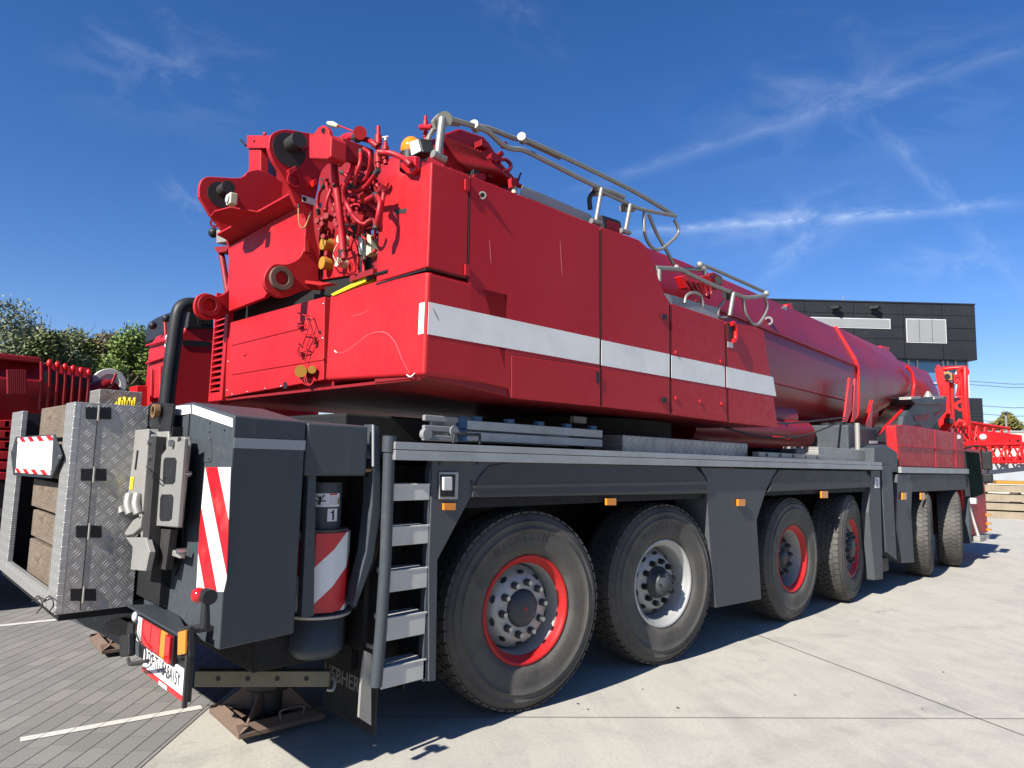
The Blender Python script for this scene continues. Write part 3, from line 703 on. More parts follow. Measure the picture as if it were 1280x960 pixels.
MB().prism(poly([(157, 672), (166, 684), (163, 712), (182, 714), (187, 690), (182, 672)], X=1.19), (.03, 0, 0)).build('foot', 'alupaint', arm, .003)
for q in ((188, 553), (188, 572), (187, 586)): MB().cyl(A(*q, X=1.20), A(*q, X=1.20) - XD * .014, .013, 10).build('bolt', 'chrome', arm)
MB().tube(spline([A(183, 583, X=1.18), A(188, 590, X=1.17), A(192, 586, X=1.17), A(190, 596, X=1.17), A(184, 592, X=1.17)], 4), .003, 6).build('split_pin', 'blacksteel', arm)
arm2 = plate('folding_arm', [(190, 546), (230, 546), (232, 556), (221, 660), (190, 658)], 1.27, .03, 'alupaint', C)
MB().prism(poly([(193, 540), (210, 539), (212, 560), (208, 600), (190, 650), (186, 650), (190, 565)], X=1.255), (.012, 0, 0)).build('arm_face', 'alupaint', arm2, .003)
MB().prism(poly([(213, 546), (222, 546), (221, 553), (231, 548), (222, 659), (190, 657), (197, 575), (207, 562)], X=1.235), (.02, 0, 0)).build('slotted_plate', 'alu_dark', arm2, .004)
for (xa, ya) in ((213, 588), (209, 634)):
    P_ = [(xa - 6, ya - 16), (xa + 6, ya - 16), (xa + 8, ya - 12), (xa + 6, ya + 14), (xa + 3, ya + 17), (xa - 8, ya + 17), (xa - 9, ya + 12), (xa - 8, ya - 12)]
    MB().prism(poly(P_, X=1.235), (-.003, 0, 0)).build('slot', 'black', arm2)
MB().prism(poly([(191, 555), (203, 554), (203, 561), (191, 561)], X=1.233), (-.004, 0, 0)).build('slot', 'black', arm2)
for q in ((216, 554),): MB().cyl(A(*q, X=1.23), A(*q, X=1.23) - XD * .018, .018, 12).build('bolt', 'chrome', arm2)
MB().prism(poly([(193, 660), (213, 662), (208, 700), (206, 713), (186, 706), (186, 690)], X=1.26), (.04, 0, 0)).build('foot', 'blacksteel', arm2, .003)
MB().box((1.30, 4.05, .88), (1.36, 4.60, 1.85)).build('arm_bracket', 'under', C)
MB().prism(poly([(190, 700), (205, 705), (198, 752), (184, 748)], X=1.33), (.05, 0, 0)).build('bracket_leg', 'grey', C, .004)
MB().prism(poly([(225, 545), (237, 548), (226, 690), (218, 720), (214, 690)], X=1.338), (.01, 0, 0)).build('painted_shadow', 'black', C)  # black sheet stands in for the shade between arm and housing

# --- wheels
def tyre_text(parent, c, r, word, s=.05):
    for i, ch in enumerate(word):
        a = R(90) + R(8.0) * (len(word) / 2 - i); up = Vector((math.cos(a), 0, math.sin(a))); right = Vector((math.sin(a), 0, -math.cos(a)))
        text('lettering', ch, s, Vector(c) + up * r, right, up, 'tyretext', parent, .0025)
RT = .682; WT = .385
tyre_prof = [(.335, .055), (.365, .03), (.384, .022), (.386, .017), (.392, .016), (.395, .010), (.43, .002), (.50, -.004), (.546, -.003), (.549, -.008), (.556, -.008), (.560, -.001), (.600, .006), (.603, .003), (.609, .004), (.612, .011), (.625, .016), (.645, .026), (.668, .05), (.672, .12), (.672, WT - .12), (.668, WT - .05), (.645, WT - .026), (.50, WT), (.38, WT - .02), (.335, WT - .05)]
tread_mesh = {}
def wheel(x, y, style, name='wheel', rot=0., far=False, detail=True):
    c = Vector((x, y, RT)); root = bpy.data.objects.new(name, None); COL.objects.link(root); root.parent = C
    root.location = c - C.location; root.rotation_euler = (0, 0, rot + (math.pi if far else 0))
    def bl(m, nm, mat, par=root, bev=0):
        key = (style, nm, len(m.v)); 
        if nm in ('tyre', 'tread') and nm in tread_mesh: me = tread_mesh[nm]; ob = bpy.data.objects.new(nm, me); COL.objects.link(ob)
        else:
            ob = m.build(nm, mat, None, bev); 
            if nm in ('tyre', 'tread'): tread_mesh[nm] = ob.data
        ob.parent = par; ob.location = (0, 0, 0); return ob
    ty = bl(MB().lathe(tyre_prof, (0, 0, 0), 'Y', 96), 'tyre', 'tyre')
    # tread blocks and shoulder lugs
    tb = MB(); NN = 56
    if 'tread' not in tread_mesh:
        rows = [(.030, .088), (.096, .160), (.168, .217), (.225, .289), (.297, .355)]
        for k in range(NN):
            for j, (a, b) in enumerate(rows):
                off = (0, .5, 0, .5, 0)[j]; sk = (.10, -.18, .18, -.18, -.10)[j]
                t0_ = 2 * math.pi * (k + off) / NN; dt = 2 * math.pi / NN * .80
                q = []
                for rr in (.660, RT):
                    sh = .92 if rr == RT else 1.
                    for (yy, tt) in ((a, t0_), (b, t0_ + sk * dt), (b, t0_ + sk * dt + dt * sh), (a, t0_ + dt * sh)):
                        dr = .010 if (j in (0, 4) and yy in (rows[0][0], rows[4][1]) and rr == RT) else 0
                        q.append(((rr - dr) * math.cos(tt), yy, (rr - dr) * math.sin(tt)))
                tb.add(q, [(0, 1, 2, 3), (4, 7, 6, 5), (0, 4, 5, 1), (1, 5, 6, 2), (2, 6, 7, 3), (3, 7, 4, 0)])
    bl(tb, 'tread', 'tyre', ty)
    if far: 
        bl(MB().lathe([(.34, .05), (.0, .10)], (0, 0, 0), 'Y', 32, False), 'rim', 'rim'); return root
    red = style in ('red1', 'red3', 'red4')
    flange = [(.376, .045), (.374, .024), (.362, .018), (.348, .030), (.338, .050), (.322, .056), (.310, .072), (.302, .115), (.296, .26), (.28, .30)]
    rim = bl(MB().lathe(flange[:6] + [(.313, .075)], (0, 0, 0), 'Y', 72, False), 'rim', 'rimred' if red else 'rim')
    bl(MB().lathe([(.313, .072)] + flange[7:] + [(.20, .31)], (0, 0, 0), 'Y', 72, False), 'rim_well', 'rim', rim)
    dep = {'red1': .085, 'silver': .10, 'red3': .155, 'red4': .05}[style]
    dm = {'red1': 'rim', 'silver': 'rim', 'red3': 'greydk', 'red4': 'hub'}[style]
    bl(MB().lathe([(.0, dep), (.17, dep), (.215, dep + .01), (.245, dep + .035), (.262, dep + .075), (.285, dep + .10)], (0, 0, 0), 'Y', 60, False), 'wheel_disc', dm, rim)
    for k in range(10):       # hand holes
        a = 2 * math.pi * (k + .5) / 10; p = Vector((math.cos(a) * .243, dep + .032, math.sin(a) * .243)); rad = Vector((math.cos(a), .75, math.sin(a))).normalized()
        nrm_v = Vector((math.cos(a) * .65, -.76, math.sin(a) * .65)).normalized(); tg = Vector((-math.sin(a), 0, math.cos(a))); rr = nrm_v.cross(tg)
        m = MB(); m.prism([p + tg * (math.cos(q) * .030) + rr * (math.sin(q) * .017) for q in [2 * math.pi * i / 12 for i in range(12)]], nrm_v * .004); bl(m, 'hand_hole', 'black', rim)
    nc = 'chrome' if style == 'red1' else 'hub' if style != 'silver' else 'black'
    for k in range(10):
        a = 2 * math.pi * (k + .2) / 10; p = Vector((math.cos(a) * .178, dep, math.sin(a) * .178))
        n_ = bl(MB().cyl(p, p - YD * .03, .026, 10), 'nut_seat', 'hub' if style == 'red1' else nc, rim); bl(MB().cyl(p - YD * .028, p - YD * .052, .017, 6), 'wheel_nut', nc, rim)
    hub = {'red1': [(.0, dep - .045), (.06, dep - .043), (.105, dep - .032), (.128, dep - .010), (.133, dep + .005)],
           'silver': [(.0, dep - .115), (.06, dep - .115), (.065, dep - .100), (.098, dep - .098), (.106, dep - .085), (.108, dep - .02), (.135, dep - .015), (.14, dep + .005)],
           'red3': [(.0, dep - .05), (.07, dep - .05), (.085, dep - .03), (.09, dep - .005), (.13, dep), (.135, dep + .004)],
           'red4': [(.0, dep - .05), (.10, dep - .05), (.13, dep - .02), (.135, dep + .004)]}[style]
    h = bl(MB().lathe(hub, (0, 0, 0), 'Y', 40, False), 'hub_cap', 'hub', rim)
    if style == 'red1': bl(MB().cyl((0, dep - .044, 0), (0, dep - .047, 0), .012, 12), 'hub_mark', 'rimred', rim)
    if style == 'silver':
        for k in range(6):
            a = k * math.pi / 3; bl(MB().cyl((math.cos(a) * .083, dep - .10, math.sin(a) * .083), (math.cos(a) * .083, dep - .112, math.sin(a) * .083), .009, 8), 'hub_bolt', 'black', rim)
    if style in ('red1', 'silver'):
        wd = 'MICHELIN'
        for i, ch in enumerate(wd):
            a = R(100) - R(7.2) * (i - 3.5); up = Vector((math.cos(a), 0, math.sin(a))); right = Vector((math.sin(a), 0, -math.cos(a)))
            tmp = text('lettering', ch, .075, Vector((0, -.003, 0)) + up * .50, right, up, 'tyretext', None, .0012); tmp.parent = root
    return root
wheel(3.50, 3.395, 'red1', rot=R(-7.5)); wheel(5.19, 3.40, 'silver', rot=R(-7)); wheel(7.78, 3.41, 'red3', rot=R(-1)); wheel(9.53, 3.40, 'red4', rot=R(7))
wheel(12.85, 3.37, 'red4', rot=R(13)); wheel(14.6, 3.37, 'red4', rot=R(16))
for x in (3.42, 5.08, 7.69, 9.40): wheel(x, 2 * YC - 3.41, 'far', far=True)
for x in (12.55, 14.15): wheel(x, 2 * YC - 3.52, 'far', far=True, rot=R(14))
for x in (3.42, 5.08, 7.69, 9.4, 12.55, 14.15): MB().cyl((x, 3.75, RT), (x, 5.97, RT), .13, 14).build('axle', 'under', C)
# mud flaps behind the first wheel
mf = MB().prism([A(372, 842, X=2.29), A(462, 860, Y=3.50), A(464, 905, Y=3.50), A(380, 882, X=2.29)], (.012, 0, 0))
fl = MB().box((2.32, 3.46, .13), (2.332, 4.05, .60)).build('mud_flap', 'flap', C)
for k in range(28): MB().box((2.316, 3.47 + k * .021, .14), (2.321, 3.476 + k * .021, .59)).build('rib', 'flap', fl)
text('flap_lettering', 'LIEBHERR', .12, (2.314, 3.80, .36), (0, -1, 0), ZD, 'flaptext', fl, .002, .002, .95)
MB().box((2.305, 3.45, .60), (2.335, 4.1, .625)).build('flap_bar', 'alupaint', C)
m = MB(); fp = [A(457, 814, Y=3.38), A(465, 818, Y=3.38), A(464, 860, Y=3.38), A(464, 907, Y=3.38), A(449, 897, Y=3.38), A(452, 850, Y=3.38)]
m.prism(fp, (0, .02, 0)); m.build('mud_flap_edge', 'alupaint', C)
fl2 = MB().box((2.62, 3.62, .28), (2.632, 4.05, .85)).build('mud_flap', 'flap', C)
text('flap_lettering', 'LIEBHERR', .11, (2.612, 3.83, .62), (0, -1, 0), ZD, 'flaptext', fl2, .002, .002, .75)

# --- front outrigger #2, front carrier
MB().prism(poly([(1102, 583), (1115, 583), (1121, 700), (1108, 690), (1105, 640)], Y=3.33), (0, .12, 0)).build('outrigger_housing', 'grey', C, .006)
MB().prism(poly([(1093, 560), (1108, 556), (1122, 566), (1122, 590), (1093, 590)], Y=3.38), (0, .8, 0)).build('front_top_cover', 'grey', C, .01)
np_ = MB().prism(poly([(1093.5, 597), (1099, 597), (1099, 610), (1093.5, 610)], Y=3.333), (0, -.003, 0)).build('number_plate', 'sign', C)
text('number', '2', .13, A(1096.3, 603.5, Y=3.329), XD, ZD, 'ink', np_, .001, .003)
MB().prism(poly([(1112, 618), (1120, 622), (1123, 655), (1114, 655)], Y=3.40), (0, .04, 0)).build('jack_guard', 'stripe_side', C)
MB().box((10.55, 3.5, .5), (11.2, 3.9, 1.6)).build('front_jack', 'greydk', C, .03)
MB().box((10.7, 3.45, .25), (11.0, 3.6, .45)).build('front_jack_foot', 'blacksteel', C, .01)
bon = MB().prism(poly([(1120, 532), (1128, 531), (1205, 542), (1206, 586), (1124, 583)], Y=3.40), (0, .16, 0)).build('engine_bonnet', 'red', C, .02)
for a, b in (((1168, 538), (1170, 584)), ((1193, 541), (1195, 585)), ((1125, 557), (1206, 563))): MB().tube([A(*a, Y=3.398), A(*b, Y=3.398)], .012, 8).build('panel_rib', 'red', bon)
p_ = poly([(1120, 532), (1127, 531), (1126, 583), (1122, 583)], Y=3.395)
MB().cyl(A(1198, 546, Y=3.39), A(1198, 546, Y=3.38), .04, 12).build('filler_cap', 'alu', bon)
MB().box((11.35, 3.34, 1.655), (15.28, 3.42, 1.745)).build('deck_rail', 'alu', C, .004)
MB().prism(poly([(1122, 593), (1141, 593), (1139, 640), (1143, 703), (1128, 704), (1120, 660)], Y=3.36), (0, .3, 0)).build('fender', 'grey_fender', C, .006)
MB().prism(poly([(1140, 593), (1207, 593), (1208, 612), (1140, 615)], Y=3.355), (0, .05, 0)).build('fender_skirt', 'skirt', C, .006)
MB().box((10.4, 3.6, 1.62), (15.4, 6.1, 1.66)).build('front_deck', 'under', C)
for a, b in (((11.3, 4.4), (15.3, 4.4)),): MB().box((11.9, 4.35, 1.66), (15.2, 6.3, 2.2)).build('front_housing', 'red_dull', C, .02)
MB().box((10.3, 3.70, 1.66), (11.47, 5.5, 2.33)).build('hydraulic_tank', 'grey', C, .03)
for i in range(5): MB().cyl((10.5 + i * .2, 3.9 + (i % 2) * .25, 2.33), (10.5 + i * .2, 3.9 + (i % 2) * .25, 2.38), .09, 16).build('tank_cap', 'black', C)
MB().prism(poly([(1087, 551), (1097, 551), (1097, 554.5), (1087, 554.5)], Y=3.698), (0, -.003, 0)).build('tank_label', 'sign', C)
MB().cyl(A(1112, 546, Y=3.70), A(1112, 546, Y=3.67), .045, 12).build('tank_gauge', 'alu', C)
MB().cyl((10.35, 3.6, 1.75), (10.35, 3.6, 2.35), .035, 10).build('deck_post', 'alupaint', C)
# lower driving cab
cabp = [(1206, 583), (1213, 590), (1224, 625), (1228, 668), (1222, 672), (1208, 672), (1207, 612)]
dc = MB().prism([Vector((15.25, 3.45, 1.9)), Vector((15.45, 3.45, 2.15)), Vector((16.75, 3.45, 2.15)), Vector((17.05, 3.45, 1.3)), Vector((17.1, 3.45, .45)), Vector((15.4, 3.45, .45)), Vector((15.25, 3.45, 1.2))], (0, 2.9, 0)).build('driver_cab', 'red', C, .03)
MB().prism([Vector((15.30, 3.446, 1.22)), Vector((15.30, 3.446, 1.9)), Vector((15.40, 3.446, 2.1)), Vector((15.46, 3.446, 2.1)), Vector((15.72, 3.446, 1.22))], (0, -.02, 0)).build('window_pillar', 'black', dc, .01)
MB().prism([Vector((15.38, 3.448, 1.15)), Vector((15.38, 3.448, 1.95)), Vector((15.5, 3.448, 2.08)), Vector((16.6, 3.448, 2.08)), Vector((16.85, 3.448, 1.25))], (0, -.012, 0)).build('side_window', 'glass', dc, .01)
MB().box((15.24, 3.6, 1.25), (15.255, 6.2, 1.85)).build('rear_window', 'glass', dc)
MB().tube([(15.45, 3.42, 1.1), (15.95, 3.38, .45)], .025, 8).build('handrail', 'white', dc)
MB().box((15.3, 3.38, .35), (15.42, 3.5, 1.2)).build('cab_fender', 'grey', C, .01)
MB().box((15.7, 3.30, .36), (16.2, 3.5, .46)).build('cab_step', 'alupaint', C, .01)
MB().tube([(15.5, 3.5, 2.12), (15.7, 3.3, 2.2), (15.86, 3.16, 2.15), (15.86, 3.16, 1.48)], .018, 8).build('mirror_arm', 'black', dc)
for z0, z1 in ((1.735, 2.10), (1.49, 1.67)): MB().box((15.80, 3.08, z0), (15.92, 3.25, z1)).build('mirror', 'black', dc, .03)
MB().box((15.5, 3.30, 1.08), (15.62, 3.42, 1.2)).build('marker_lamp', 'clear', dc, .02)
for z in (.5, .62, .8): MB().box((16.95, 3.38, z), (17.12, 3.46, z + .04)).build('front_lamp', 'amber', dc, .01)
bc = MB().cyl((15.55, 3.9, 2.15), (15.55, 3.9, 2.2), .09, 16).build('beacon', 'black', C); MB().ball((15.55, 3.9, 2.26), .09, 14, 8).build('dome', 'amber', bc)

# --- deck furniture
bx = MB().box((4.72, 3.52, 1.80), (6.92, 3.95, 1.945)).build('deck_locker', 'check_small', C, .008)
MB().box((6.98, 3.42, 1.802), (8.7, 3.50, 1.86)).build('deck_bar', 'alupaint', C, .006)
for k in range(5): MB().cyl((7.15 + k * .33, 3.419, 1.832), (7.15 + k * .33, 3.412, 1.832), .018, 10).build('deck_bar_bolt', 'greydk', C)
MB().box((8.72, 3.50, 1.80), (10.35, 3.95, 1.965)).build('deck_locker', 'check_small', C, .008)
MB().box((8.3, 3.6, 1.8), (8.55, 3.8, 1.93)).build('work_lamp', 'grey', C, .02)
MB().cyl((5.6, YC, 1.64), (5.6, YC, 2.12), 1.05, 40).build('slewing_ring', 'under', C)
MB().box((2.4, 4.1, 1.745), (4.4, 5.6, 2.0)).build('carrier_spine', 'under', C, .02)
MB().box((2.3, 5.0, 1.745), (10.3, 6.2, 1.98)).build('far_deck_lockers', 'black', C, .01)
for k in range(18): MB().cyl((8.0 + k * .045, 3.9, 2.06), (8.0 + k * .045, 3.9, 2.085), .02, 8).build('red_chain_link', 'red_fresh', C) 
MB().box((4.35, 3.75, 2.03), (4.52, 3.8, 2.09)).build('label_box', 'steel', C, .01)

# --- superstructure: housings, panels, seams
up = MB().prism(poly([(531, 472), (536, 342), (750, 395), (838, 412), (955, 425), (971, 532), (840, 519), (752, 508), (640, 497)], Y=3.345), (0, .56, 0))
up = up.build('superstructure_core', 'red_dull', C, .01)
# rear corner block (upper): door and lid
U1 = poly([(531, 198), (587, 218.5), (584.6, 347.5), (534.5, 334)], Y=Y0); U1[0].x = 2.468; U1[3].x = 2.468
o = MB().prism(U1, (0, .575, 0)).build('rear_corner_door', 'red', C, .013, 3)
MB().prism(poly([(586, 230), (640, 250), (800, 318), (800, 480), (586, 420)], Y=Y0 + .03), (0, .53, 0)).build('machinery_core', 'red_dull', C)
# rear corner block (lower)
L1 = poly([(534, 338), (583.5, 350.5), (637, 362), (637, 497), (532, 471)], Y=Y0)
MB().prism([Vector((2.47, Y0, 2.205)), Vector((2.47, Y0, 2.855)), Vector((2.47, 3.9, 2.895)), Vector((2.47, 4.53, 2.89)), Vector((2.47, 4.53, 2.25))], (.70, 0, 0)).build('rear_corner_housing', 'red', C, .026, 4)
def upanel(pts, name='side_panel', depth=.03): return sidepanel(name, pts, 'red', Y0, depth, .008, seg=3)
PB = upanel([(588.5, 219.5), (750, 283), (750, 508), (638.5, 495.5), (636.5, 486), (588.5, 474.5), (586, 351), (587, 300)])
upanel([(752, 284), (789, 296), (799, 300), (808, 308), (832, 370), (837, 378), (837.5, 518), (752, 508.5)])
upanel([(839.5, 379), (905.5, 401), (909.5, 527.5), (839.5, 518.5)])
upanel([(907.5, 402), (945, 409), (955, 414), (972.5, 534.5), (911.5, 528)])
# lower access door on the big panel
ld = MB().prism(poly([(639.5, 444), (750.5, 460.5), (750.5, 508.5), (639.5, 497.5)], Y=Y0 - .004), (0, .01, 0)).build('access_door', 'red', C, .004)
MB().prism(poly([(745, 464), (748.5, 464.5), (748.5, 479), (745, 478.5)], Y=Y0 - .005), (0, -.006, 0)).build('door_latch', 'black', ld, .002)
# seams (dark gaps)
for a, b in (((587.2, 219), (584.8, 349)), ((535, 336), (585, 348.8)), ((751, 284), (751, 508)), ((838.5, 379), (838.5, 518.5)), ((906.5, 402), (910.5, 528)), ((638, 442.5), (751, 459)), ((637.8, 443), (637.8, 497))):
    MB().tube([A(*a, Y=Y0 + .002), A(*b, Y=Y0 + .002)], .003, 6).build('panel_seam', 'black', C)
MB().box((2.466, 3.34, 2.862), (2.5, 3.9, 2.872)).build('panel_seam', 'black', C)
# stripe
def stripe(x0_, x1_):
    f = lambda x: (380 + .2135 * (x - 534)); g_ = lambda x: (420 + .1749 * (x - 534))
    def X(px): return A(px, f(px), Y=Y0 - .0025).x
    xa, xb = X(x0_), X(x1_)
    return MB().prism([Vector((xa, Y0 - .0005, 2.462)), Vector((xb, Y0 - .0005, 2.465)), Vector((xb, Y0 - .0005, 2.668)), Vector((xa, Y0 - .0005, 2.662))], (0, -.0025, 0))
for a, b in ((536, 749.5), (752, 837), (839.5, 906), (908, 964)):
    m = stripe(a, b)
    if b == 964:
        vs = list(m.v); m = MB(); e1, e0 = A(966, 473, Y=Y0), A(970, 496, Y=Y0); xa = A(908, 460, Y=Y0).x
        m.prism([Vector((xa, Y0 - .0005, 2.465)), Vector((e0.x, Y0 - .0005, 2.465)), Vector((e1.x, Y0 - .0005, 2.668)), Vector((xa, Y0 - .0005, 2.668))], (0, -.0025, 0))
    m.build('white_stripe', 'white', C)
MB().box((2.4675, 3.345, 2.465), (2.4695, 3.40, 2.66)).build('white_stripe', 'white', C)
# scratches worn into the rear corner and side
def scratch(ps, X=None, Y=None, w_=.003, mat='scuff'):
    MB().tube(spline([A(x, y, X=X, Y=Y) for x, y in ps], 6), [w_ * (.3 + .7 * math.sin(math.pi * (i + .5) / ((len(ps) - 1) * 6 + 1))) for i in range((len(ps) - 1) * 6 + 1)], 5).build('scratch', mat, C)
scratch([(419, 439), (428, 441), (445, 430), (460, 419), (472, 415), (484, 417), (495, 430), (503, 450), (512, 467)], X=2.4705)
scratch([(508, 468), (513, 471), (519, 466)], X=2.4705, w_=.005, mat='white'); scratch([(418, 438), (421, 441)], X=2.4705, w_=.006, mat='white')
scratch([(440, 395), (452, 392), (463, 386)], X=2.4705, w_=.002); scratch([(541, 385), (548, 400)], Y=Y0 - .0035, w_=.002, mat='under')
scratch([(612, 300), (614, 330)], Y=Y0 - .0002, w_=.0015); scratch([(700, 300), (703, 345)], Y=Y0 - .0002, w_=.0015)
# hinges, knobs, locks
for x_, y_ in ((584, 232), (584, 338)):
    MB().prism(poly([(x_ - 4, y_ - 8), (x_ + 2, y_ - 6), (x_ + 2, y_ + 8), (x_ - 4, y_ + 6)], Y=Y0 - .002), (0, -.014, 0)).build('hinge', 'red', C, .004)
for q in ((830, 396), (830, 500)): MB().prism(poly([(q[0] - 4, q[1] - 3), (q[0] + 3, q[1] - 3), (q[0] + 3, q[1] + 3), (q[0] - 4, q[1] + 3)], Y=Y0 - .002), (0, -.01, 0)).build('door_lock', 'black', C, .003)
for q in ((845, 441), (901, 452), (845, 498), (875, 502), (902, 505)): MB().ball(A(*q, Y=Y0 - .001), .022, 10, 6, (1, .5, 1)).build('panel_stud', 'red', C)
MB().ring(A(603, 244, Y=Y0 - .012), A(603, 244, Y=Y0 + .004), .026, .016, 20).build('round_lock', 'alu', C); MB().cyl(A(603, 244, Y=Y0 - .006), A(603, 244, Y=Y0 + .004), .017, 14).build('round_lock_core', 'black', C)
MB().prism(poly([(493.5, 262), (508.5, 260.5), (508.5, 266), (493.5, 268)], X=2.469), (-.004, 0, 0)).build('name_plate', 'blacksteel', C, .002)
MB().prism(poly([(909.5, 404), (918, 406), (919, 428), (911, 426)], Y=Y0 - .001), (0, -.006, 0)).build('handle_recess', 'black', C)
MB().tube(spline(poly([(914, 405), (917, 404), (919, 408), (919.5, 424), (916, 426)], Y=Y0 - .02), 3), .022, 10).build('door_handle', 'red_fresh', C)
MB().prism(poly([(909.5, 427), (916, 428), (916, 435), (909.5, 434)], Y=Y0 - .001), (0, -.004, 0)).build('data_label', 'label_grey', C)
# marker lamp and beacon at the rear corner
rl = MB().prism(poly([(507, 199), (526, 197), (526, 214), (520, 220), (514, 219), (507, 212)], X=2.465), (-.045, 0, 0)).build('rear_marker', 'redlens', C, .012, 3)
bp = A(514, 190, X=2.60); bp.z = 3.66; b_ = MB().cyl(bp, bp + ZD * .12, .075, 20).build('rotating_beacon', 'black', C, .01)
dmc = A(514, 171, X=2.60); MB().ball(Vector((bp.x, bp.y, bp.z + .155)), .075, 18, 10, (1, 1, 1.15)).build('dome', 'amber', b_)
q4 = [A(*q, X=2.50) for q in ((512, 178), (523, 174), (527, 189), (515, 195))]
wk = MB().prism([v + XD * .004 for v in [A(*q, X=2.50) for q in ((510, 177), (523, 172), (528, 190), (514, 198))]], (.085, -.03, .01)).build('work_lamp', 'black', C, .012)
MB().prism(q4, (-.006, 0, 0)).build('lens', 'clear', wk, .003)

# rear counterweight panel left
cw = MB().prism(poly([(284, 404), (405.5, 370.5), (404, 475), (281, 496.5)], X=2.475), (.5, 0, 0)).build('rear_cover', 'red', C, .008)
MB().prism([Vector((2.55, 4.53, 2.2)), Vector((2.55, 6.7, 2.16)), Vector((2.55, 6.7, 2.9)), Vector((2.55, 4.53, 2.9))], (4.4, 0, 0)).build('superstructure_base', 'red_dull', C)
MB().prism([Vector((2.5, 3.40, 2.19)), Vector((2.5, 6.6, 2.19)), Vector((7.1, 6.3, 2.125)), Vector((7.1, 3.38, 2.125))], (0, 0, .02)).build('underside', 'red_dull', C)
for a, b in (((290, 431.5), (377, 410)), ((290, 468), (405, 449))): MB().tube([A(*a, X=2.474), A(*b, X=2.474)], .006, 8).build('cover_groove', 'red', cw)
for q in ((404, 380), (403, 423), (285, 452), (290, 493), (309, 490), (331, 486), (351, 483), (284, 488)): MB().ball(A(*q, X=2.474), .010, 8, 6, (.6, 1, 1)).build('cover_bolt', 'chrome', cw)
MB().ball(A(306, 443, X=2.472), .018, 10, 6, (.5, 1, 1)).build('knob', 'red', cw)
MB().cyl(A(400.5, 415.5, X=2.476), A(400.5, 415.5, X=2.470), .013, 12).build('lock_hole', 'black', cw)
MB().prism(poly([(354.5, 479), (355, 486), (359, 485), (359, 479.5), (357, 477)], X=2.474), (-.003, 0, 0)).build('slot', 'black', cw)
for a, b, r_ in (((376, 464), (371, 465), .045), ((390, 462), (387, 463), .03)):
    MB().cyl(A(*a, X=2.47), A(*a, X=2.38 if r_ > .04 else 2.42), r_, 18).build('coupling_cap', 'ochre', cw, .004)
for i in range(3): MB().tube(spline([A(382, 468, X=2.41), A(378 + i * 3, 478, X=2.40), A(388, 482 - i, X=2.41), A(393, 474, X=2.42)], 4), .003, 6).build('cap_wire', 'hose', cw)
# folded little rack on the cover
pr = [(372, 391), (382, 394), (388, 393), (394, 408), (392, 418), (380, 417), (376, 432), (383, 436), (393, 420)]
for ch in ([(372, 391), (384, 395), (388, 393)], [(388, 393), (394, 410), (392, 418), (378, 416)], [(382, 396), (386, 408), (378, 432)], [(378, 432), (386, 436), (394, 420)], [(374, 433), (372, 441), (385, 438)], [(384, 438), (381, 452)], [(366, 421), (374, 430)], [(370, 407), (380, 407)]):
    MB().tube([A(*q, X=2.44) for q in ch], .0055, 6).build('folded_rack', 'red', cw)
for q in ((375, 407), (393, 427), (376, 442)): MB().box(A(q[0] - 3, q[1] - 3, X=2.44), A(q[0] + 3, q[1] + 3, X=2.46)).build('rack_clip', 'red_dull', cw)
# louvre strip
lv = MB()
LX0 = 2.46
yl0, yl1 = A(281, 450, X=LX0).y, A(264, 450, X=LX0).y
MB().box((LX0 + .05, yl0, 2.2), (LX0 + .4, yl1, 3.25)).build('louvre_back', 'under', C)
lvf = MB().box((LX0, yl0, 2.19), (LX0 + .05, yl0 + .07, 3.2)).box((LX0, yl1 - .03, 2.19), (LX0 + .05, yl1, 3.25)).box((LX0, yl0 + .07, 2.19), (LX0 + .05, yl1 - .03, 2.27)).build('louvre_frame', 'red', C)
for k in range(17):
    z = 2.29 + k * .056; MB().hexa([(LX0, yl0 + .07, z), (LX0 + .05, yl0 + .07, z + .03), (LX0 + .05, yl1 - .03, z + .03), (LX0, yl1 - .03, z)], [(LX0, yl0 + .07, z + .012), (LX0 + .05, yl0 + .07, z + .042), (LX0 + .05, yl1 - .03, z + .042), (LX0, yl1 - .03, z + .012)]).build('louvre_slat', 'red', lvf)
# yellow strip & black seal
MB().prism(poly([(413, 368), (417, 365.5), (455, 346.5), (459, 346), (457, 352), (416, 370)], X=2.46), (.10, 0, .0)).build('yellow_guard', 'yellow', C, .005)
MB().tube([A(459, 350, X=2.47), A(470, 343, X=2.47), A(485, 339, X=2.47)], .014, 8).build('seal', 'black', C)

# --- rear lug structure
YR, YL = 4.88, 6.38
rc = [(336, 186), (337, 173), (342, 166), (353, 161.8), (366, 162.5), (385, 166), (414, 171), (414, 198), (402, 214), (397, 238), (392, 262), (394, 292), (400, 322), (399, 350), (420, 356), (412, 362), (385, 362), (362, 370), (346, 371), (334, 362), (330, 350), (334, 338), (343, 330), (358, 330), (372, 324), (379, 313), (381, 300), (381, 272), (371, 257), (362, 237), (350, 215), (341, 200)]
rp = MB().prism(spline(poly(rc + rc[:1], Y=YR), 3)[:-1], (0, .045, 0)).build('lug_plate', 'red', C, .010, 3)
lc = [(249, 246), (249, 232), (254, 223), (264, 220.5), (300, 222), (311, 214), (331, 214), (362, 240), (362, 300), (350, 345), (330, 372), (300, 385), (285, 392), (272, 398), (255, 399), (245, 392), (243, 380), (247, 370), (258, 366), (270, 370), (281, 366), (286, 355), (287, 308), (274, 283), (262, 268)]
lpz = MB().prism(spline(poly(lc + lc[:1], Y=YL), 3)[:-1], (0, .045, 0)).build('lug_plate', 'red', C, .010, 3)
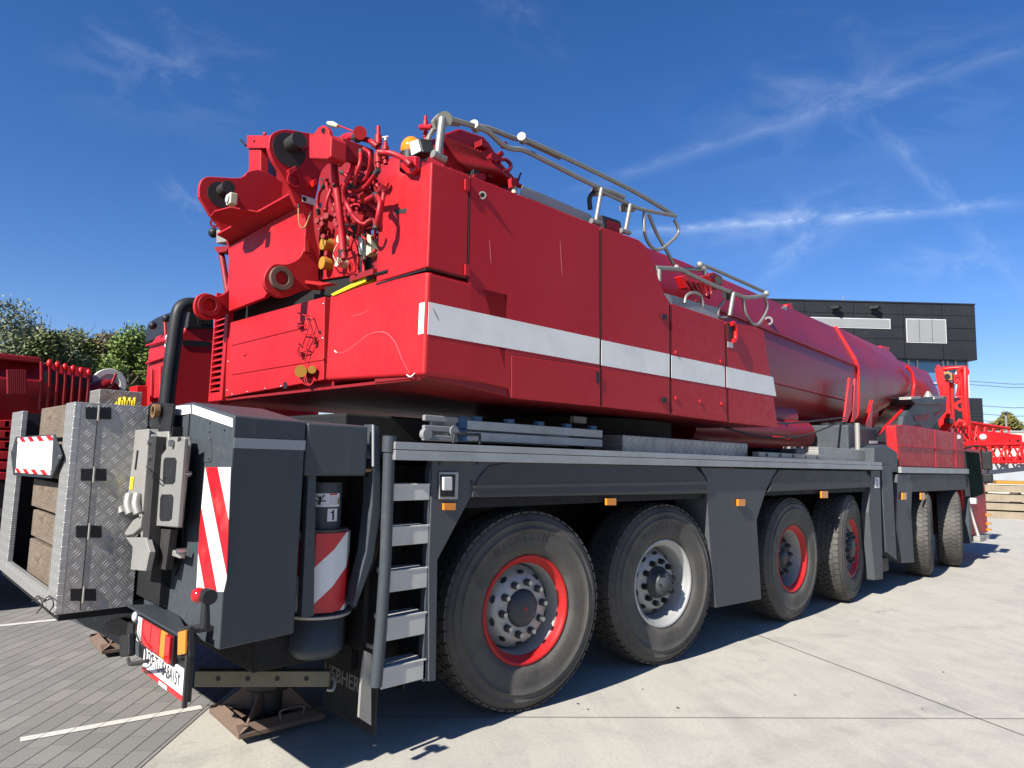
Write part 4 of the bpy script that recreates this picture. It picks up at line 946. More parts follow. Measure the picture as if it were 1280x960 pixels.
def boss(px, py, Y, r, par, y_out=.03):
    c = A(px, py, Y=Y); MB().ring(c - YD * y_out, c + YD * .07, r, r * .56, 32).build('lug_eye', 'rust' if Y == YR else 'red_dull', par, .004)
boss(351, 348.5, YR, .093, rp); boss(261, 382, YL, .102, lpz)
for (px, py, Y, par) in ((357, 183, YR, rp), (272, 240, YL, lpz)):
    c = A(px, py, Y=Y); c = c - XD * -.03 - ZD * .02; MB().cyl(c - YD * .002, c - YD * .008, .134 if Y == YR else .122, 32).build('lug_face', 'blacksteel', par)
    c2 = A(px + 6, py - 1, Y=Y); MB().cyl(c2 - YD * .15, c2 + YD * .06, .060, 20).build('locking_pin', 'blacksteel', par, .006)
MB().prism([v - YD * .02 for v in poly([(364, 172), (372, 168), (386, 186), (377, 190)], Y=YR - .03)], (0, .02, 0)).build('pin_keeper', 'red_dull', rp, .01)
MB().ring(A(367, 226, Y=YR) - YD * .02, A(367, 226, Y=YR), .058, .040, 20).build('small_eye', 'red', rp)
MB().prism(poly([(360, 212), (370, 207), (373, 213), (362, 219)], Y=YR - .03), (0, .03, 0)).build('clip_block', 'red', rp, .005)
MB().prism(poly([(391, 225), (396, 223), (397, 230), (392, 233)], Y=YR - .05), (0, .05, 0)).build('clip_block', 'red_fresh', rp, .004)
dl = MB().prism(poly([(377, 243.5), (396, 250), (396, 258), (378, 252)], Y=YR - .002), (0, -.003, 0)).build('data_label', 'sign', rp)
MB().prism(poly([(378, 245.5), (383, 247), (382.5, 252), (378.5, 251)], Y=YR - .006), (0, -.001, 0)).build('label_pictogram', 'ink', dl)
MB().prism(poly([(396, 252), (402, 254), (402, 260), (397, 259)], Y=YR - .006), (0, -.001, 0)).build('label_mark', 'blue', dl)
# transverse plate between the lugs
XP = 2.424
tpo = MB().prism([A(*q, X=XP) for q in [(286, 308), (373, 258), (381, 272), (381, 314), (372, 330), (345, 350), (330, 372), (286, 389)]], (.04, 0, 0)).build('cross_plate', 'red', C, .004)
MB().hexa([Vector((2.297, YR + .05, 3.715)), Vector((2.471, YR + .05, 3.669)), Vector((2.471, YL, 3.669)), Vector((2.297, YL, 3.715))], [Vector((2.297, YR + .05, 3.733)), Vector((2.471, YR + .05, 3.785)), Vector((2.471, YL, 3.785)), Vector((2.297, YL, 3.733))]).build('cross_shelf', 'red', C, .003)
MB().prism([Vector((3.016, YR + .05, 3.205)), Vector((3.016, YR + .05, 4.191)), Vector((3.016, 5.800, 4.191)), Vector((3.016, YL, 3.785)), Vector((3.016, YL, 3.205))], (.03, 0, 0)).build('boom_bulkhead', 'red_dull', C)
MB().prism([A(*q, X=2.900) for q in ((326, 186), (345, 186), (366, 236), (376, 262), (345, 262), (326, 236))], (.03, 0, 0)).build('boom_foot_plate', 'red_boom', C)
# post and top bar behind the lugs
MB().prism(poly([(311, 186), (326, 186), (325, 290), (310, 290)], X=2.726), (.08, 0, 0)).build('gantry_post', 'red', C, .006)
gb = MB().prism(poly([(308.5, 169), (342, 169), (342, 185), (308, 185)], X=2.703), (.12, 0, 0)).build('gantry_bar', 'red', C, .006)
MB().cyl(A(318, 176.5, X=2.704), A(318, 176.5, X=2.697), .011, 12).build('bolt_hole', 'black', gb)
MB().tube([A(301.5, 175.5, X=2.714), A(307.5, 182, X=2.714)], .012, 8).build('rod', 'black', gb)
MB().cyl(A(331, 169, X=2.726), A(331, 166, X=2.726), .016, 8).build('bolt', 'red', gb)
# work lamp on its round carrier plate between the lugs
sh = MB().prism([Vector((2.181, 6.055, 3.733)), Vector((2.088, 5.986, 3.738)), Vector((2.065, 5.823, 3.738)), Vector((2.111, 5.614, 3.733)), Vector((2.297, 5.498, 3.715)), Vector((2.343, 6.032, 3.715))], (0, 0, .012)).build('lamp_shelf', 'red', C, .003)
wl_ = A(290, 250, X=2.088); MB().box(wl_ + Vector((-.035, -.05, -.05)), wl_ + Vector((.03, .04, .05))).build('lamp_housing', 'cream', sh, .012)
MB().cyl(wl_ + Vector((-.037, -.005, 0)), wl_ + Vector((-.045, -.005, 0)), .033, 16).build('lamp_lens', 'clear', sh)
# work lamps at far left
wl2 = MB().prism(poly([(270, 287), (281, 286), (284, 302), (270, 304)], X=2.47), (.1, 0, 0)).build('side_work_lamp', 'alupaint', C, .01)
MB().ball(A(267, 291, X=2.47), .052, 12, 8).build('lamp_bowl', 'black', wl2)
MB().ring(A(268, 279, X=2.47), A(268, 279, X=2.50), .045, .025, 16).build('eye', 'red', wl2)
MB().prism(poly([(267, 309), (286, 307), (283, 314), (272, 316)], X=2.49), (.1, 0, 0)).build('lamp_bracket', 'red_dull', wl2)

lpb = A(276, 312, X=2.54); MB().tube([lpb, Vector((lpb.x, 6.62, 3.2)), Vector((2.54, 6.6, 2.9))], .03, 8).build('lamp_stalk', 'red_dull', wl2)
MB().box((2.62, 3.95, 2.88), (4.4, 6.7, 3.32)).build('dark_gap_fill', 'under', C)  # box added to close the sky gap; near-black stands for its shade

# --- hydraulic plumbing between the right lug plate and the engine cover
MB().box((2.95, 3.75, 2.9), (3.15, 4.25, 3.80)).box((3.3, 4.25, 2.9), (3.5, 5.5, 3.7)).build('bulkhead', 'red_dull', C)
MB().box((2.6, 3.92, 2.88), (4.6, 4.2, 3.3)).build('valve_base', 'red_dull', C, .02)
MB().prism([A(*q, X=3.05) for q in ((412, 178), (440, 182), (476, 196), (477, 225), (470, 270), (420, 305), (398, 305), (399, 215))], (.05, 0, 0)).build('winch_side_frame', 'red_dull', C, .01)
blk = MB().prism(poly([(386, 167), (411, 168), (414, 172), (413, 196), (409, 199), (386, 198)], X=2.10), (.12, 0, 0)).build('counter_block', 'red', C, .010)
MB().prism(poly([(414, 169), (428, 172), (428, 198), (414, 196)], X=2.2), (.25, 0, 0)).build('counter_block', 'red_dull', C, .008)
ey = A(402, 164, X=2.16); lf = MB().prism(poly([(392, 168), (397, 160), (403, 156.5), (408, 158), (411, 163), (411.5, 169)], X=2.16), (.03, 0, 0)).build('lifting_eye', 'red', C, .004)
MB().cyl(A(404.5, 163.5, X=2.155), A(404.5, 163.5, X=2.15), .018, 14).build('eye_hole', 'greydk', lf)
# valve blocks, random but plausible cluster
rnd = random.Random(3)
for i in range(34):
    px = rnd.uniform(432, 472); py = rnd.uniform(215, 325); x_ = rnd.uniform(2.55, 2.95); c = A(px, py, X=x_); s = rnd.uniform(.02, .055)
    m = MB()
    if i % 3: m.box(c - Vector((s, s * .7, s)), c + Vector((s, s * .7, s * 1.2)))
    else: m.cyl(c - Vector((s * 1.5, 0, 0)), c + Vector((s, 0, 0)), s * .6, 10)
    m.build('valve_block', 'red_dull' if i % 2 else 'red', C, .004)
for i in range(14):
    px = rnd.uniform(395, 432); py = rnd.uniform(262, 322); x_ = rnd.uniform(2.3, 2.6); c = A(px, py, X=x_); s = rnd.uniform(.012, .03)
    MB().cyl(c, c - Vector((s * 2.4, s, 0)), s, 6 if i % 2 else 10).build('fitting', 'red_dull', C)
fan = A(412, 292, X=2.62); MB().cyl(fan, fan + XD * .2, .17, 32).build('hydraulic_motor', 'red_dull', C, .01)
hoses = [
    (.026, 2.32, [(447, 172), (437, 170.5), (428, 174), (420, 185), (418, 205), (420, 232), (424, 262), (427, 290), (429, 318)]),
    (.019, 2.36, [(470, 182), (462, 176), (448, 172.5), (437, 172), (427, 180), (423, 190)]),
    (.017, 2.30, [(442, 193), (441, 208), (437, 220), (431, 232), (430, 244), (434, 256), (441, 270), (444, 276)]),
    (.014, 2.33, [(451, 190), (450, 204), (445, 218), (443, 232)]),
    (.012, 2.33, [(456, 187), (462, 192), (462, 208), (458, 222), (450, 228)]),
    (.018, 2.38, [(476, 191), (486, 191), (496, 194), (506, 199), (512, 205)]),
    (.016, 2.34, [(437, 234), (447, 238), (458, 232), (472, 214)]),
    (.018, 2.36, [(438, 250), (455, 251), (470, 243), (478, 236)]),
    (.020, 2.38, [(434, 246), (446, 243), (453, 246)]),
    (.017, 2.33, [(470, 244), (475, 252), (473, 268), (470, 284)]),
    (.013, 2.36, [(480, 240), (477, 262), (475, 286)]),
    (.013, 2.28, [(408, 226), (410, 238), (415, 250), (420, 262)]),
    (.012, 2.26, [(405, 232), (399, 242), (397, 258), (398, 266)]),
    (.016, 2.34, [(420, 250), (423, 280), (427, 300), (430, 322)]),
    (.014, 2.36, [(424, 262), (430, 290), (431, 318)]),
    (.010, 2.30, [(404, 225), (412, 230), (418, 232)]),
    (.012, 2.28, [(414, 236), (409, 250), (407, 262)]),
    (.012, 2.30, [(440, 268), (447, 276), (455, 280), (462, 276)]),
    (.014, 2.5, [(428, 216), (440, 222), (452, 214), (468, 220)]),
    (.013, 2.55, [(432, 262), (446, 256), (462, 262), (474, 256)]),
    (.012, 2.5, [(425, 206), (435, 200), (448, 206), (458, 200)]),
    (.006, 2.28, [(373, 257), (373.5, 275), (376, 284), (381, 284), (385, 275), (388, 268)]),
]
for i, (r_, X_, ps) in enumerate(hoses):
    h_ = MB().tube(spline([A(x, y, X=X_ + .03 * math.sin(k + i)) for k, (x, y) in enumerate(ps)], 7), r_, 10).build('hose', 'hose' if i != 21 else 'copper', C)
    for f_ in (0, -1):
        q = A(*ps[f_], X=X_ + .03 * math.sin((0 if f_ == 0 else len(ps) - 1) + i)); q2 = A(*ps[1 if f_ == 0 else -2], X=X_); d_ = (q2 - q).normalized()
        MB().cyl(q - d_ * .015, q + d_ * .03, r_ * 1.35, 6).build('hose_coupling', 'red_dull' if i % 3 else 'blacksteel', h_)
rnd = random.Random(21)
for i in range(26):
    x1, y1 = rnd.uniform(426, 474), rnd.uniform(205, 300); x2, y2 = x1 + rnd.uniform(-30, 30), y1 + rnd.uniform(10, 45); x2 = min(476, max(424, x2)); X_ = rnd.uniform(2.45, 2.75)
    MB().tube(spline([A(x1, y1, X=X_), A((x1 + x2) / 2 + rnd.uniform(-12, 12), (y1 + y2) / 2 - rnd.uniform(-6, 12), X=X_ - .05), A(x2, y2, X=X_)], 6), rnd.uniform(.007, .014), 8).build('hose', 'hose' if i % 5 else 'black', C)
for i in range(40):
    c = A(rnd.uniform(426, 474), rnd.uniform(200, 330), X=rnd.uniform(2.5, 2.8)); s_ = rnd.uniform(.01, .025); v_ = Vector((rnd.uniform(-1, 1), rnd.uniform(-1, 1), rnd.uniform(-1, 1))).normalized() * s_ * 2
    MB().cyl(c, c + v_, s_, 6).build('fitting', ('red', 'red_dull', 'blacksteel', 'red_dull')[i % 4], C)
# pressure fittings standing above the housing
for (px, py0, py1, X_, r_) in ((473, 158, 215, 2.6, .018), (532, 145, 178, 3.0, .014), (482, 178, 205, 2.7, .018)):
    n_ = 5; m = MB()
    for k in range(n_):
        a, b = A(px, py1 + (py0 - py1) * k / n_, X=X_), A(px, py1 + (py0 - py1) * (k + 1) / n_, X=X_)
        m.cyl(a, b, r_ * (1.5 if k % 2 else 1.0) * (1 if k < 4 else .8), 8 if k % 2 == 0 else 6)
    m.build('pressure_fitting', 'red', C)
MB().tube([A(526, 159, X=2.95), A(541, 159, X=2.95)], .022, 8).build('pipe_tee', 'red', C)
lvr = MB().tube([A(423, 157, X=2.3), A(446, 166, X=2.35)], .006, 8).build('limit_lever', 'red', C)
MB().tube([A(410, 154, X=2.28), A(416, 155.5, X=2.29), A(422.5, 158, X=2.3)], [.014, .022, .014], 12).build('grip', 'cream', lvr)
MB().cyl(A(450, 166, X=2.36), A(450, 166, X=2.31), .045, 20).build('pivot', 'red', lvr)
MB().cyl(A(482, 176, X=2.7), A(482, 172, X=2.7), .012, 8).build('tap', 'clear', C); MB().tube([A(478, 172, X=2.7), A(486, 170.5, X=2.7)], .008, 8).build('tap_handle', 'clear', C)
# connector panel
cp = MB().prism(poly([(399.5, 304), (444, 289), (447, 292), (447, 343), (443, 343), (400, 350)], X=2.60), (.03, 0, 0)).build('connector_panel', 'red', C, .004)
for (x_, y_) in ((403, 313), (403, 340)): MB().prism(poly([(x_ - 1.5, y_ - 6), (x_ + 1.2, y_ - 6.5), (x_ + 1.2, y_ + 5.5), (x_ - 1.5, y_ + 6)], X=2.599), (-.003, 0, 0)).build('slot', 'black', cp)
for (x_, y_, mt, r_) in ((414, 307, 'ochre', .050), (413, 331, 'ochre', .050), (434, 301, 'cream', .034), (432, 330, 'cream', .036)):
    c = A(x_, y_, X=2.60); MB().cyl(c, c - XD * .075, r_, 18).build('connector_cap', mt, cp, .005)
for i in range(4): MB().tube(spline([A(422 + i * 2, 305 + i * 3, X=2.52), A(416 + i * 4, 318, X=2.50), A(424, 328 + i * 2, X=2.51), A(434 - i, 318 + i * 2, X=2.50), A(430, 303, X=2.52)], 5), .0035, 6).build('cap_cable', ('cream', 'hose', 'black', 'hose')[i], cp)
jb = MB().prism(poly([(447, 294), (457, 291), (463, 295), (463, 316), (458, 320), (448, 318)], X=2.54), (.09, 0, 0)).build('junction_box', 'cream', C, .008)
MB().prism(poly([(450, 297), (454, 296.5), (454, 315), (450, 314)], X=2.535), (-.004, 0, 0)).build('lid', 'white', jb)
MB().tube([A(455, 320, X=2.60), A(455, 345, X=2.6)], .014, 8).build('conduit', 'red', jb)
MB().prism(poly([(463, 294), (475, 290), (475, 321), (466, 323)], X=2.62), (.03, 0, 0)).build('backing_plate', 'red', C, .004)
MB().box((2.44, 3.9, 2.93), (2.62, 4.2, 2.97)).build('ledge', 'red_dull', C)
MB().prism(poly([(370, 349), (415, 354), (400, 357), (372, 353)], X=2.45), (.06, 0, 0)).build('ledge', 'red', C, .004)

# winch and hose drum behind the engine cover
dm = Vector((3.35, 4.55, 3.95)); MB().lathe([(.0, -.3), (.20, -.3), (.32, -.26), (.38, -.2), (.38, .25), (.0, .25)], dm, 'Y', 40, False).build('winch_drum', 'red', C)
MB().prism([A(552, 168, Y=4.0), A(575, 160, Y=4.0), A(605, 170, Y=4.0), A(612, 178, Y=4.0), A(622, 194, Y=4.0), A(628, 204, Y=4.0), A(645, 222, Y=4.0), A(645, 240, Y=4.0), A(555, 235, Y=4.0)], (0, .4, 0)).build('winch_frame', 'red_boom', C, .02)
rnd = random.Random(11)
for i in range(13):
    y0_ = 3.96 - .008 * i; a = 556 + i * 3.6
    MB().tube(spline([A(a, 172 + i * 1.5, Y=y0_), A(a + 10, 190 + i, Y=y0_), A(a + 26, 208 + i * .6, Y=y0_ - .03), A(a + 52, 225 + i * .7, Y=y0_)], 6), .018, 8).build('winch_hose', 'red_boom', C)
for i in range(18):
    c = A(rnd.uniform(588, 638), rnd.uniform(178, 228), Y=3.92)
    if c.z < 3.6: continue
    s = rnd.uniform(.015, .045); (MB().cyl(c, c - YD * s * 1.8, s, 12) if i % 2 else MB().box(c - Vector((s, s, s * .7)), c + Vector((s, .05, s * .7)))).build('winch_fitting', 'red_boom' if i % 4 else 'black', C, .003)
MB().tube(spline(poly([(617, 203), (630, 199), (638, 205), (637, 212), (628, 214)], Y=3.95), 4), .016, 8).build('winch_hose', 'red_boom', C)
vt = MB().prism(poly([(640, 222), (648, 222), (649, 231), (641, 234)], Y=3.6), (0, .05, 0)).build('drain_valve', 'red', C, .006)
MB().tube(poly([(647, 228), (651, 216)], Y=3.6), .007, 8).build('lever', 'black', vt); MB().cyl(A(643, 234, Y=3.62), A(643, 242, Y=3.62), .022, 8).build('nipple', 'cream', vt)
# grey splash plates on top
MB().prism(poly([(650, 243), (654, 232), (738, 268), (744, 280), (747, 283)], Y=3.50), (0, .01, 0)).build('splash_plate', 'tape', C)
MB().prism(poly([(829, 366), (898, 385), (900, 401), (838, 380)], Y=3.47), (0, .01, 0)).build('splash_plate', 'tape', C)
MB().tube(spline(poly([(856, 379), (858, 370), (866, 366), (876, 370), (879, 383)], Y=3.42), 5), .014, 10).build('grab_handle', 'galv', C)
wlb = MB().prism(poly([(752, 268), (776, 276), (779, 293), (755, 286)], Y=3.55), (0, .12, 0)).build('top_work_lamp', 'greydk', C, .01)
MB().prism(poly([(758, 274), (774, 280), (776, 292), (758, 286)], Y=3.545), (0, -.004, 0)).build('lamp_shade', 'red', wlb)

# --- folding handrails on top
def rail(pts, Y, r=.019, n=4): return MB().tube(spline(poly(pts, Y=Y), n), r, 12)
r1 = rail([(548, 146), (560, 148), (600, 160), (613, 167), (628, 181), (640, 186), (655, 188), (680, 200), (745, 233), (765, 240), (780, 247)], 3.45).build('folding_handrail', 'galv', C)
rail([(598, 158), (613, 161), (640, 172), (655, 176), (700, 197)], 3.55, .019).build('rail_tube', 'galv', r1)
rail([(655, 174), (700, 194), (790, 238), (844, 270)], 3.47, .019).build('rail_tube', 'galv', r1)
rail([(745, 236), (775, 250), (800, 261), (845, 270)], 3.45, .017).build('rail_tube', 'galv', r1)
rail([(806, 262), (805, 278), (807, 296), (815, 309), (823, 312), (832, 308), (848, 291), (843, 275)], 3.45, .015).build('rail_loop', 'galv', r1)
rail([(811, 268), (820, 290), (833, 313), (842, 330)], 3.47, .016).build('rail_strut', 'galv', r1)
for q in ((594, 158), (653, 173)):
    c = A(*q, Y=3.46); MB().cyl(c - Vector((.03, .02, 0)), c + Vector((.03, .02, 0)), .032, 14).build('end_cap', 'alupaint', r1)
st = rail([(553, 148), (547, 198)], 3.42, .027, 1).build('rail_post', 'galv', r1)
MB().prism(poly([(541, 150), (549, 141), (556, 142), (575, 150), (577, 157), (556, 155), (545, 162)], Y=3.52), (0, .03, 0)).build('pivot_plate', 'galv', r1, .006)
MB().prism(poly([(543, 158), (548, 160), (540, 172), (537, 190), (535, 202), (531, 200), (533, 180), (537, 168)], Y=3.55), (0, .04, 0)).build('pivot_plate', 'galv', r1, .006)
MB().cyl(A(541, 192, Y=3.42), A(556, 200, Y=3.42), .028, 12).build('pivot_sleeve', 'galv', r1)
MB().cyl(A(556, 149, Y=3.42), A(556, 149, Y=3.55), .05, 16).build('pivot_disc', 'galv', r1)
for (x_, y_, x2, y2) in ((752, 236, 745, 276), (788, 256, 782, 288)):
    rail([(x_, y_), (x2, y2)], 3.42, .018, 1).build('rail_post', 'galv', r1)
    MB().cyl(A(x_ - 10, y_ + 4, Y=3.5), A(x_ + 3, y_ + 4, Y=3.5), .035, 12).build('pivot_disc', 'galv', r1)
    MB().cyl(A(x2 - 6, y2, Y=3.42), A(x2 + 5, y2 + 3, Y=3.42), .022, 10).build('pivot_sleeve', 'galv', r1)
rail([(738, 262), (737, 248), (742, 240)], 3.5, .02, 3).build('pivot_arm', 'blacksteel', r1)
r2 = rail([(820, 335), (850, 337), (860, 342), (890, 356), (920, 368), (935, 372), (958, 369)], 3.45, .022).build('folding_handrail', 'galv', C)
rail([(874, 330), (900, 340), (958, 366)], 3.52, .019).build('rail_tube', 'galv', r2)
rail([(846, 336), (880, 337)], 3.50, .018, 1).build('rail_tube', 'galv', r2)
rail([(929, 372), (931, 388), (937, 401), (944, 406), (951, 402), (959, 384), (955, 369)], 3.45, .017).build('rail_loop', 'galv', r2)
rail([(880, 333), (881, 344)], 3.5, .022, 1).build('rail_strut', 'galv', r2)
rail([(917, 366), (912, 395)], 3.42, .022, 1).build('rail_post', 'galv', r2); rail([(824, 337), (824, 352)], 3.42, .02, 1).build('rail_post', 'galv', r2)
rail([(905, 376), (899, 384), (898, 396), (908, 397)], 3.47, .014, 3).build('pivot_arm', 'galv', r2)
for q in ((845, 335), (875, 331), (958, 367)): MB().ball(A(*q, Y=3.46), .034, 12, 8).build('end_cap', 'alupaint', r2)
MB().cyl(A(910, 368, Y=3.46), A(910, 368, Y=3.54), .06, 16).build('pivot_disc', 'blacksteel', r2)

# --- boom
def section(X, top, zs, zm, zb, bot, hw, htop=.32):
    pts = [(htop, top)]
    pts += [(hw * .93, zs + .04), (hw, zs - .10), (hw + .01, zm), (hw - .01, zb)]
    for k in range(1, 8):
        a = math.pi / 2 * k / 7; pts.append((hw * math.cos(a) * .99, zb - (zb - bot) * math.sin(a)))
    pts = [(p[0], p[1]) for p in pts]
    full = [(YC - y, z) for y, z in pts] + [(YC + y, z) for y, z in pts[::-1] if y > .02]
    return [Vector((X, y, z)) for y, z in full]
def loft(secs, m=None):
    m = m or MB(); n = len(secs[0]); vs = [v for s in secs for v in s]; fs = []
    for i in range(len(secs) - 1):
        for k in range(n): k2 = (k + 1) % n; fs.append((i * n + k, i * n + k2, (i + 1) * n + k2, (i + 1) * n + k))
    m.add(vs, fs, True); m.add(secs[0], [tuple(range(n))]); m.add(secs[-1], [tuple(range(n))[::-1]]); return m
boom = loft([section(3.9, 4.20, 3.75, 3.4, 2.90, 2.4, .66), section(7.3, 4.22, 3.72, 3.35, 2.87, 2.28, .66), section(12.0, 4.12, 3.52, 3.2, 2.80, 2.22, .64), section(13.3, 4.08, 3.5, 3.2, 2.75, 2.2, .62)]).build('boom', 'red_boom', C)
m_ = boom.modifiers.new('edges', 'EDGE_SPLIT'); m_.split_angle = R(28)
MB().tube([Vector((7.0, YC - .675, 3.62)), Vector((12.4, YC - .655, 3.42))], .012, 8).build('boom_seam', 'red_boom', boom)
MB().tube([Vector((7.0, YC - .655, 2.88)), Vector((12.0, YC - .645, 2.80))], .012, 8).build('boom_seam', 'red_boom', boom)
col = loft([section(12.18, 4.15, 3.54, 3.2, 2.74, 2.14, .675, .33), section(12.22, 4.15, 3.54, 3.2, 2.74, 2.14, .675, .33)]).build('boom_collar', 'red_fresh', boom)
MB().prism(poly([(1086, 520), (1091, 500), (1090, 540), (1083, 545), (1076, 545), (1080, 535)], Y=4.05), (0, .05, 0)).build('collar_gusset', 'red_fresh', boom)
collar2 = loft([section(12.22, 4.14, 3.53, 3.2, 2.75, 2.15, .668, .33), section(15.0, 4.04, 3.60, 3.4, 3.3, 3.05, .67, .34)]).build('boom_end_flange', 'red_boom', boom)
MB().tube([A(1090, 547, Y=4.12), A(1098, 543, Y=4.12), A(1140, 500, Y=4.12), A(1143, 480, Y=4.12), A(1140, 465, Y=4.14), A(1133, 458, Y=4.2)], .03, 8).build('flange_lip', 'red_fresh', boom)
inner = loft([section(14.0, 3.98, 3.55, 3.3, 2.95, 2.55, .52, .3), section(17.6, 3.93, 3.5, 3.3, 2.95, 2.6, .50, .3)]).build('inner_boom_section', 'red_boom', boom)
# saddle bits on the boom
for a, b, c_ in (((1057, 513), (1062, 472), (1055, 528)), ((1066, 520), (1069, 473), (1064, 528))):
    MB().prism(poly([a, b, (b[0] + 3, b[1] + 2), (b[0] + 3, a[1]), (c_[0] + 4, c_[1]), c_], Y=4.0), (0, .03, 0)).build('cable_guide', 'red_fresh', boom, .006)
MB().prism(poly([(1100, 442), (1102, 432), (1112, 434), (1111, 448)], Y=4.6), (0, .08, 0)).build('top_bracket', 'red_fresh', boom, .01)
MB().prism(poly([(984, 380), (990, 379), (994, 398), (983, 394)], Y=4.6), (0, .08, 0)).build('top_bracket', 'red_fresh', boom, .01)
MB().prism(poly([(972, 386), (984, 382), (984, 390), (975, 391)], Y=4.5), (0, .2, 0)).build('top_lamp', 'alupaint', boom, .01)
MB().ring(A(960.5, 401, Y=4.24), A(960.5, 401, Y=4.27), .06, .035, 18).build('boom_eye', 'alu', boom)
MB().cyl((6.4, 4.55, 2.42), (8.9, 4.55, 2.40), .24, 28).cyl((8.9, 4.55, 2.40), (9.9, 4.50, 2.40), .26, 28).build('luffing_cylinder', 'red_boom', boom)
MB().cyl((7.0, 4.4, 2.15), (10.2, 4.35, 2.18), .22, 28).build('luffing_cylinder', 'red_boom', boom)
for pp in ([(948, 530), (1000, 528), (1055, 522)], [(900, 533), (960, 547), (1010, 543), (1055, 525)]):
    MB().tube(spline([A(x, y, Y=3.8) for x, y in pp], 5), .012, 6).build('cable', 'blacksteel', boom)
MB().tube([A(940, 372, Y=4.7), A(1100, 441, Y=4.7)], .010, 6).build('hoist_rope', 'red_dull', boom)
# sheaves/hook on the boom foot side (seen behind the second handrail)
hk = MB().prism(poly([(886, 343), (893, 340), (903, 345), (904, 356), (899, 362), (890, 358)], Y=4.0), (0, .14, 0)).build('rope_guide', 'red_boom', boom, .015)
MB().cyl(A(898, 350, Y=3.99), A(898, 350, Y=3.97), .05, 16).build('sheave', 'blacksteel', hk)
MB().prism(poly([(852, 345), (862, 343), (868, 352), (866, 362), (858, 360)], Y=4.0), (0, .1, 0)).build('rope_guide', 'red_fresh', boom, .01)
for i in range(5): MB().tube(poly([(858 + i * 7, 350 + i), (866 + i * 6, 362 + i), (874 + i * 3, 368 + i)], Y=4.0), .02, 8).build('guide_hose', 'red_boom', boom)
# grey boom rest
br = MB().prism(poly([(1127, 540), (1130, 520), (1142, 505), (1138, 497), (1184, 496), (1183, 515), (1165, 535), (1160, 538), (1128, 545)], Y=4.0), (0, .10, 0)).build('boom_rest', 'grey', C, .02)
for P_ in ([(1142, 520), (1160, 517), (1162, 522), (1158, 526), (1143, 526)], [(1168, 516), (1178, 513), (1170, 520)], [(1143, 531), (1152, 530), (1152, 534), (1144, 534)]):
    MB().prism(poly(P_, Y=3.998), (0, -.006, 0)).build('cutout', 'red_dull', br, .004)
MB().prism(poly([(1137, 497), (1184, 495), (1182, 505), (1145, 506)], Y=3.9), (0, 1.9, 0)).build('rest_pad', 'grey', br, .02)
MB().cyl(A(1160.5, 497, Y=4.0), A(1160, 489, Y=4.0), .10, 10, .03).build('rest_bolt', 'alupaint', br)
for x_ in (1147, 1176): MB().prism(poly([(x_ - 8, 496), (x_ + 4, 495), (x_ + 4, 498), (x_ - 8, 499)], Y=3.88), (0, .2, 0)).build('rest_shim', 'alupaint', br)
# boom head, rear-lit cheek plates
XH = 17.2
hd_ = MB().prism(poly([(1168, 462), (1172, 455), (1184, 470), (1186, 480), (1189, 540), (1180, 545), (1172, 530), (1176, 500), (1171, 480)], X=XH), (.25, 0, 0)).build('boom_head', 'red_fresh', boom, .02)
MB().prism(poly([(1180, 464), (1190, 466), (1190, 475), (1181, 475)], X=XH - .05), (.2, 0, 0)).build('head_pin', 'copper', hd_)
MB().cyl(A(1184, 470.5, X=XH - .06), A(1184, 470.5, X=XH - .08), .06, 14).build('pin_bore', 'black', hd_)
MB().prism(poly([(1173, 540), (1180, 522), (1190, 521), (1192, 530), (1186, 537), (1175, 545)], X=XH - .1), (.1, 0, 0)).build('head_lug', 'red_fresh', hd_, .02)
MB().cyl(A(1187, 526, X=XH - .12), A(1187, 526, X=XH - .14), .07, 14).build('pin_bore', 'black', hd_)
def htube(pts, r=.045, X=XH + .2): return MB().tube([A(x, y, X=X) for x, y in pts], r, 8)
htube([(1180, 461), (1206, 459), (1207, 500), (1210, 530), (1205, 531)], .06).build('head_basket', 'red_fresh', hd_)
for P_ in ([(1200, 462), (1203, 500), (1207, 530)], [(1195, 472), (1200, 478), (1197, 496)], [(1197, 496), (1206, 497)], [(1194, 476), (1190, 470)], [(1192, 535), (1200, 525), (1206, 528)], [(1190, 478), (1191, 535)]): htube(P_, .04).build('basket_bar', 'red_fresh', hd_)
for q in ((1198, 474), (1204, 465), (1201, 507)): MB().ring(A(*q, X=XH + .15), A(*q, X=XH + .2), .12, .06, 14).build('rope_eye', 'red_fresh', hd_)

# ------------------------------------------------------------------ folded ladder lying on the deck
dk = thing('folding_ladder', 'folded aluminium ladder with blue joints lying on the crane deck', 'ladder', (3.3, 3.6, 1.80))
zz = (1.805, 1.875, 1.93)
for z0_, yy in ((1.83, 3.50), (1.905, 3.50), (1.83, 3.86), (1.905, 3.86)):
    MB().box((2.95, yy, z0_), (4.42, yy + .03, z0_ + .065)).build('rail', 'alu', dk, .006)
for k in range(5):
    for z0_ in (1.845, 1.92): MB().box((3.05 + k * .31, 3.53, z0_ + .01), (3.09 + k * .31, 3.86, z0_ + .045)).build('rung', 'alu', dk)
    MB().box((3.04 + k * .31, 3.505, 1.965), (3.11 + k * .31, 3.55, 2.0)).build('blue_joint', 'blue', dk, .004)
for z0_ in (1.835, 1.91): MB().box((2.90, 3.495, z0_ - .01), (2.97, 3.535, z0_ + .08)).build('blue_joint', 'blue', dk, .004)
for x_, z_ in ((2.64, 1.86), (2.86, 1.89)): MB().cyl((x_, 3.53, z_), (x_, 3.490, z_), .036, 20).build('hinge_disc', 'steel', dk, .006)
for z0_ in (1.82, 1.88, 1.945): MB().box((2.62, 3.50, z0_), (2.9, 3.53, z0_ + .038)).build('rail', 'steel', dk, .006)
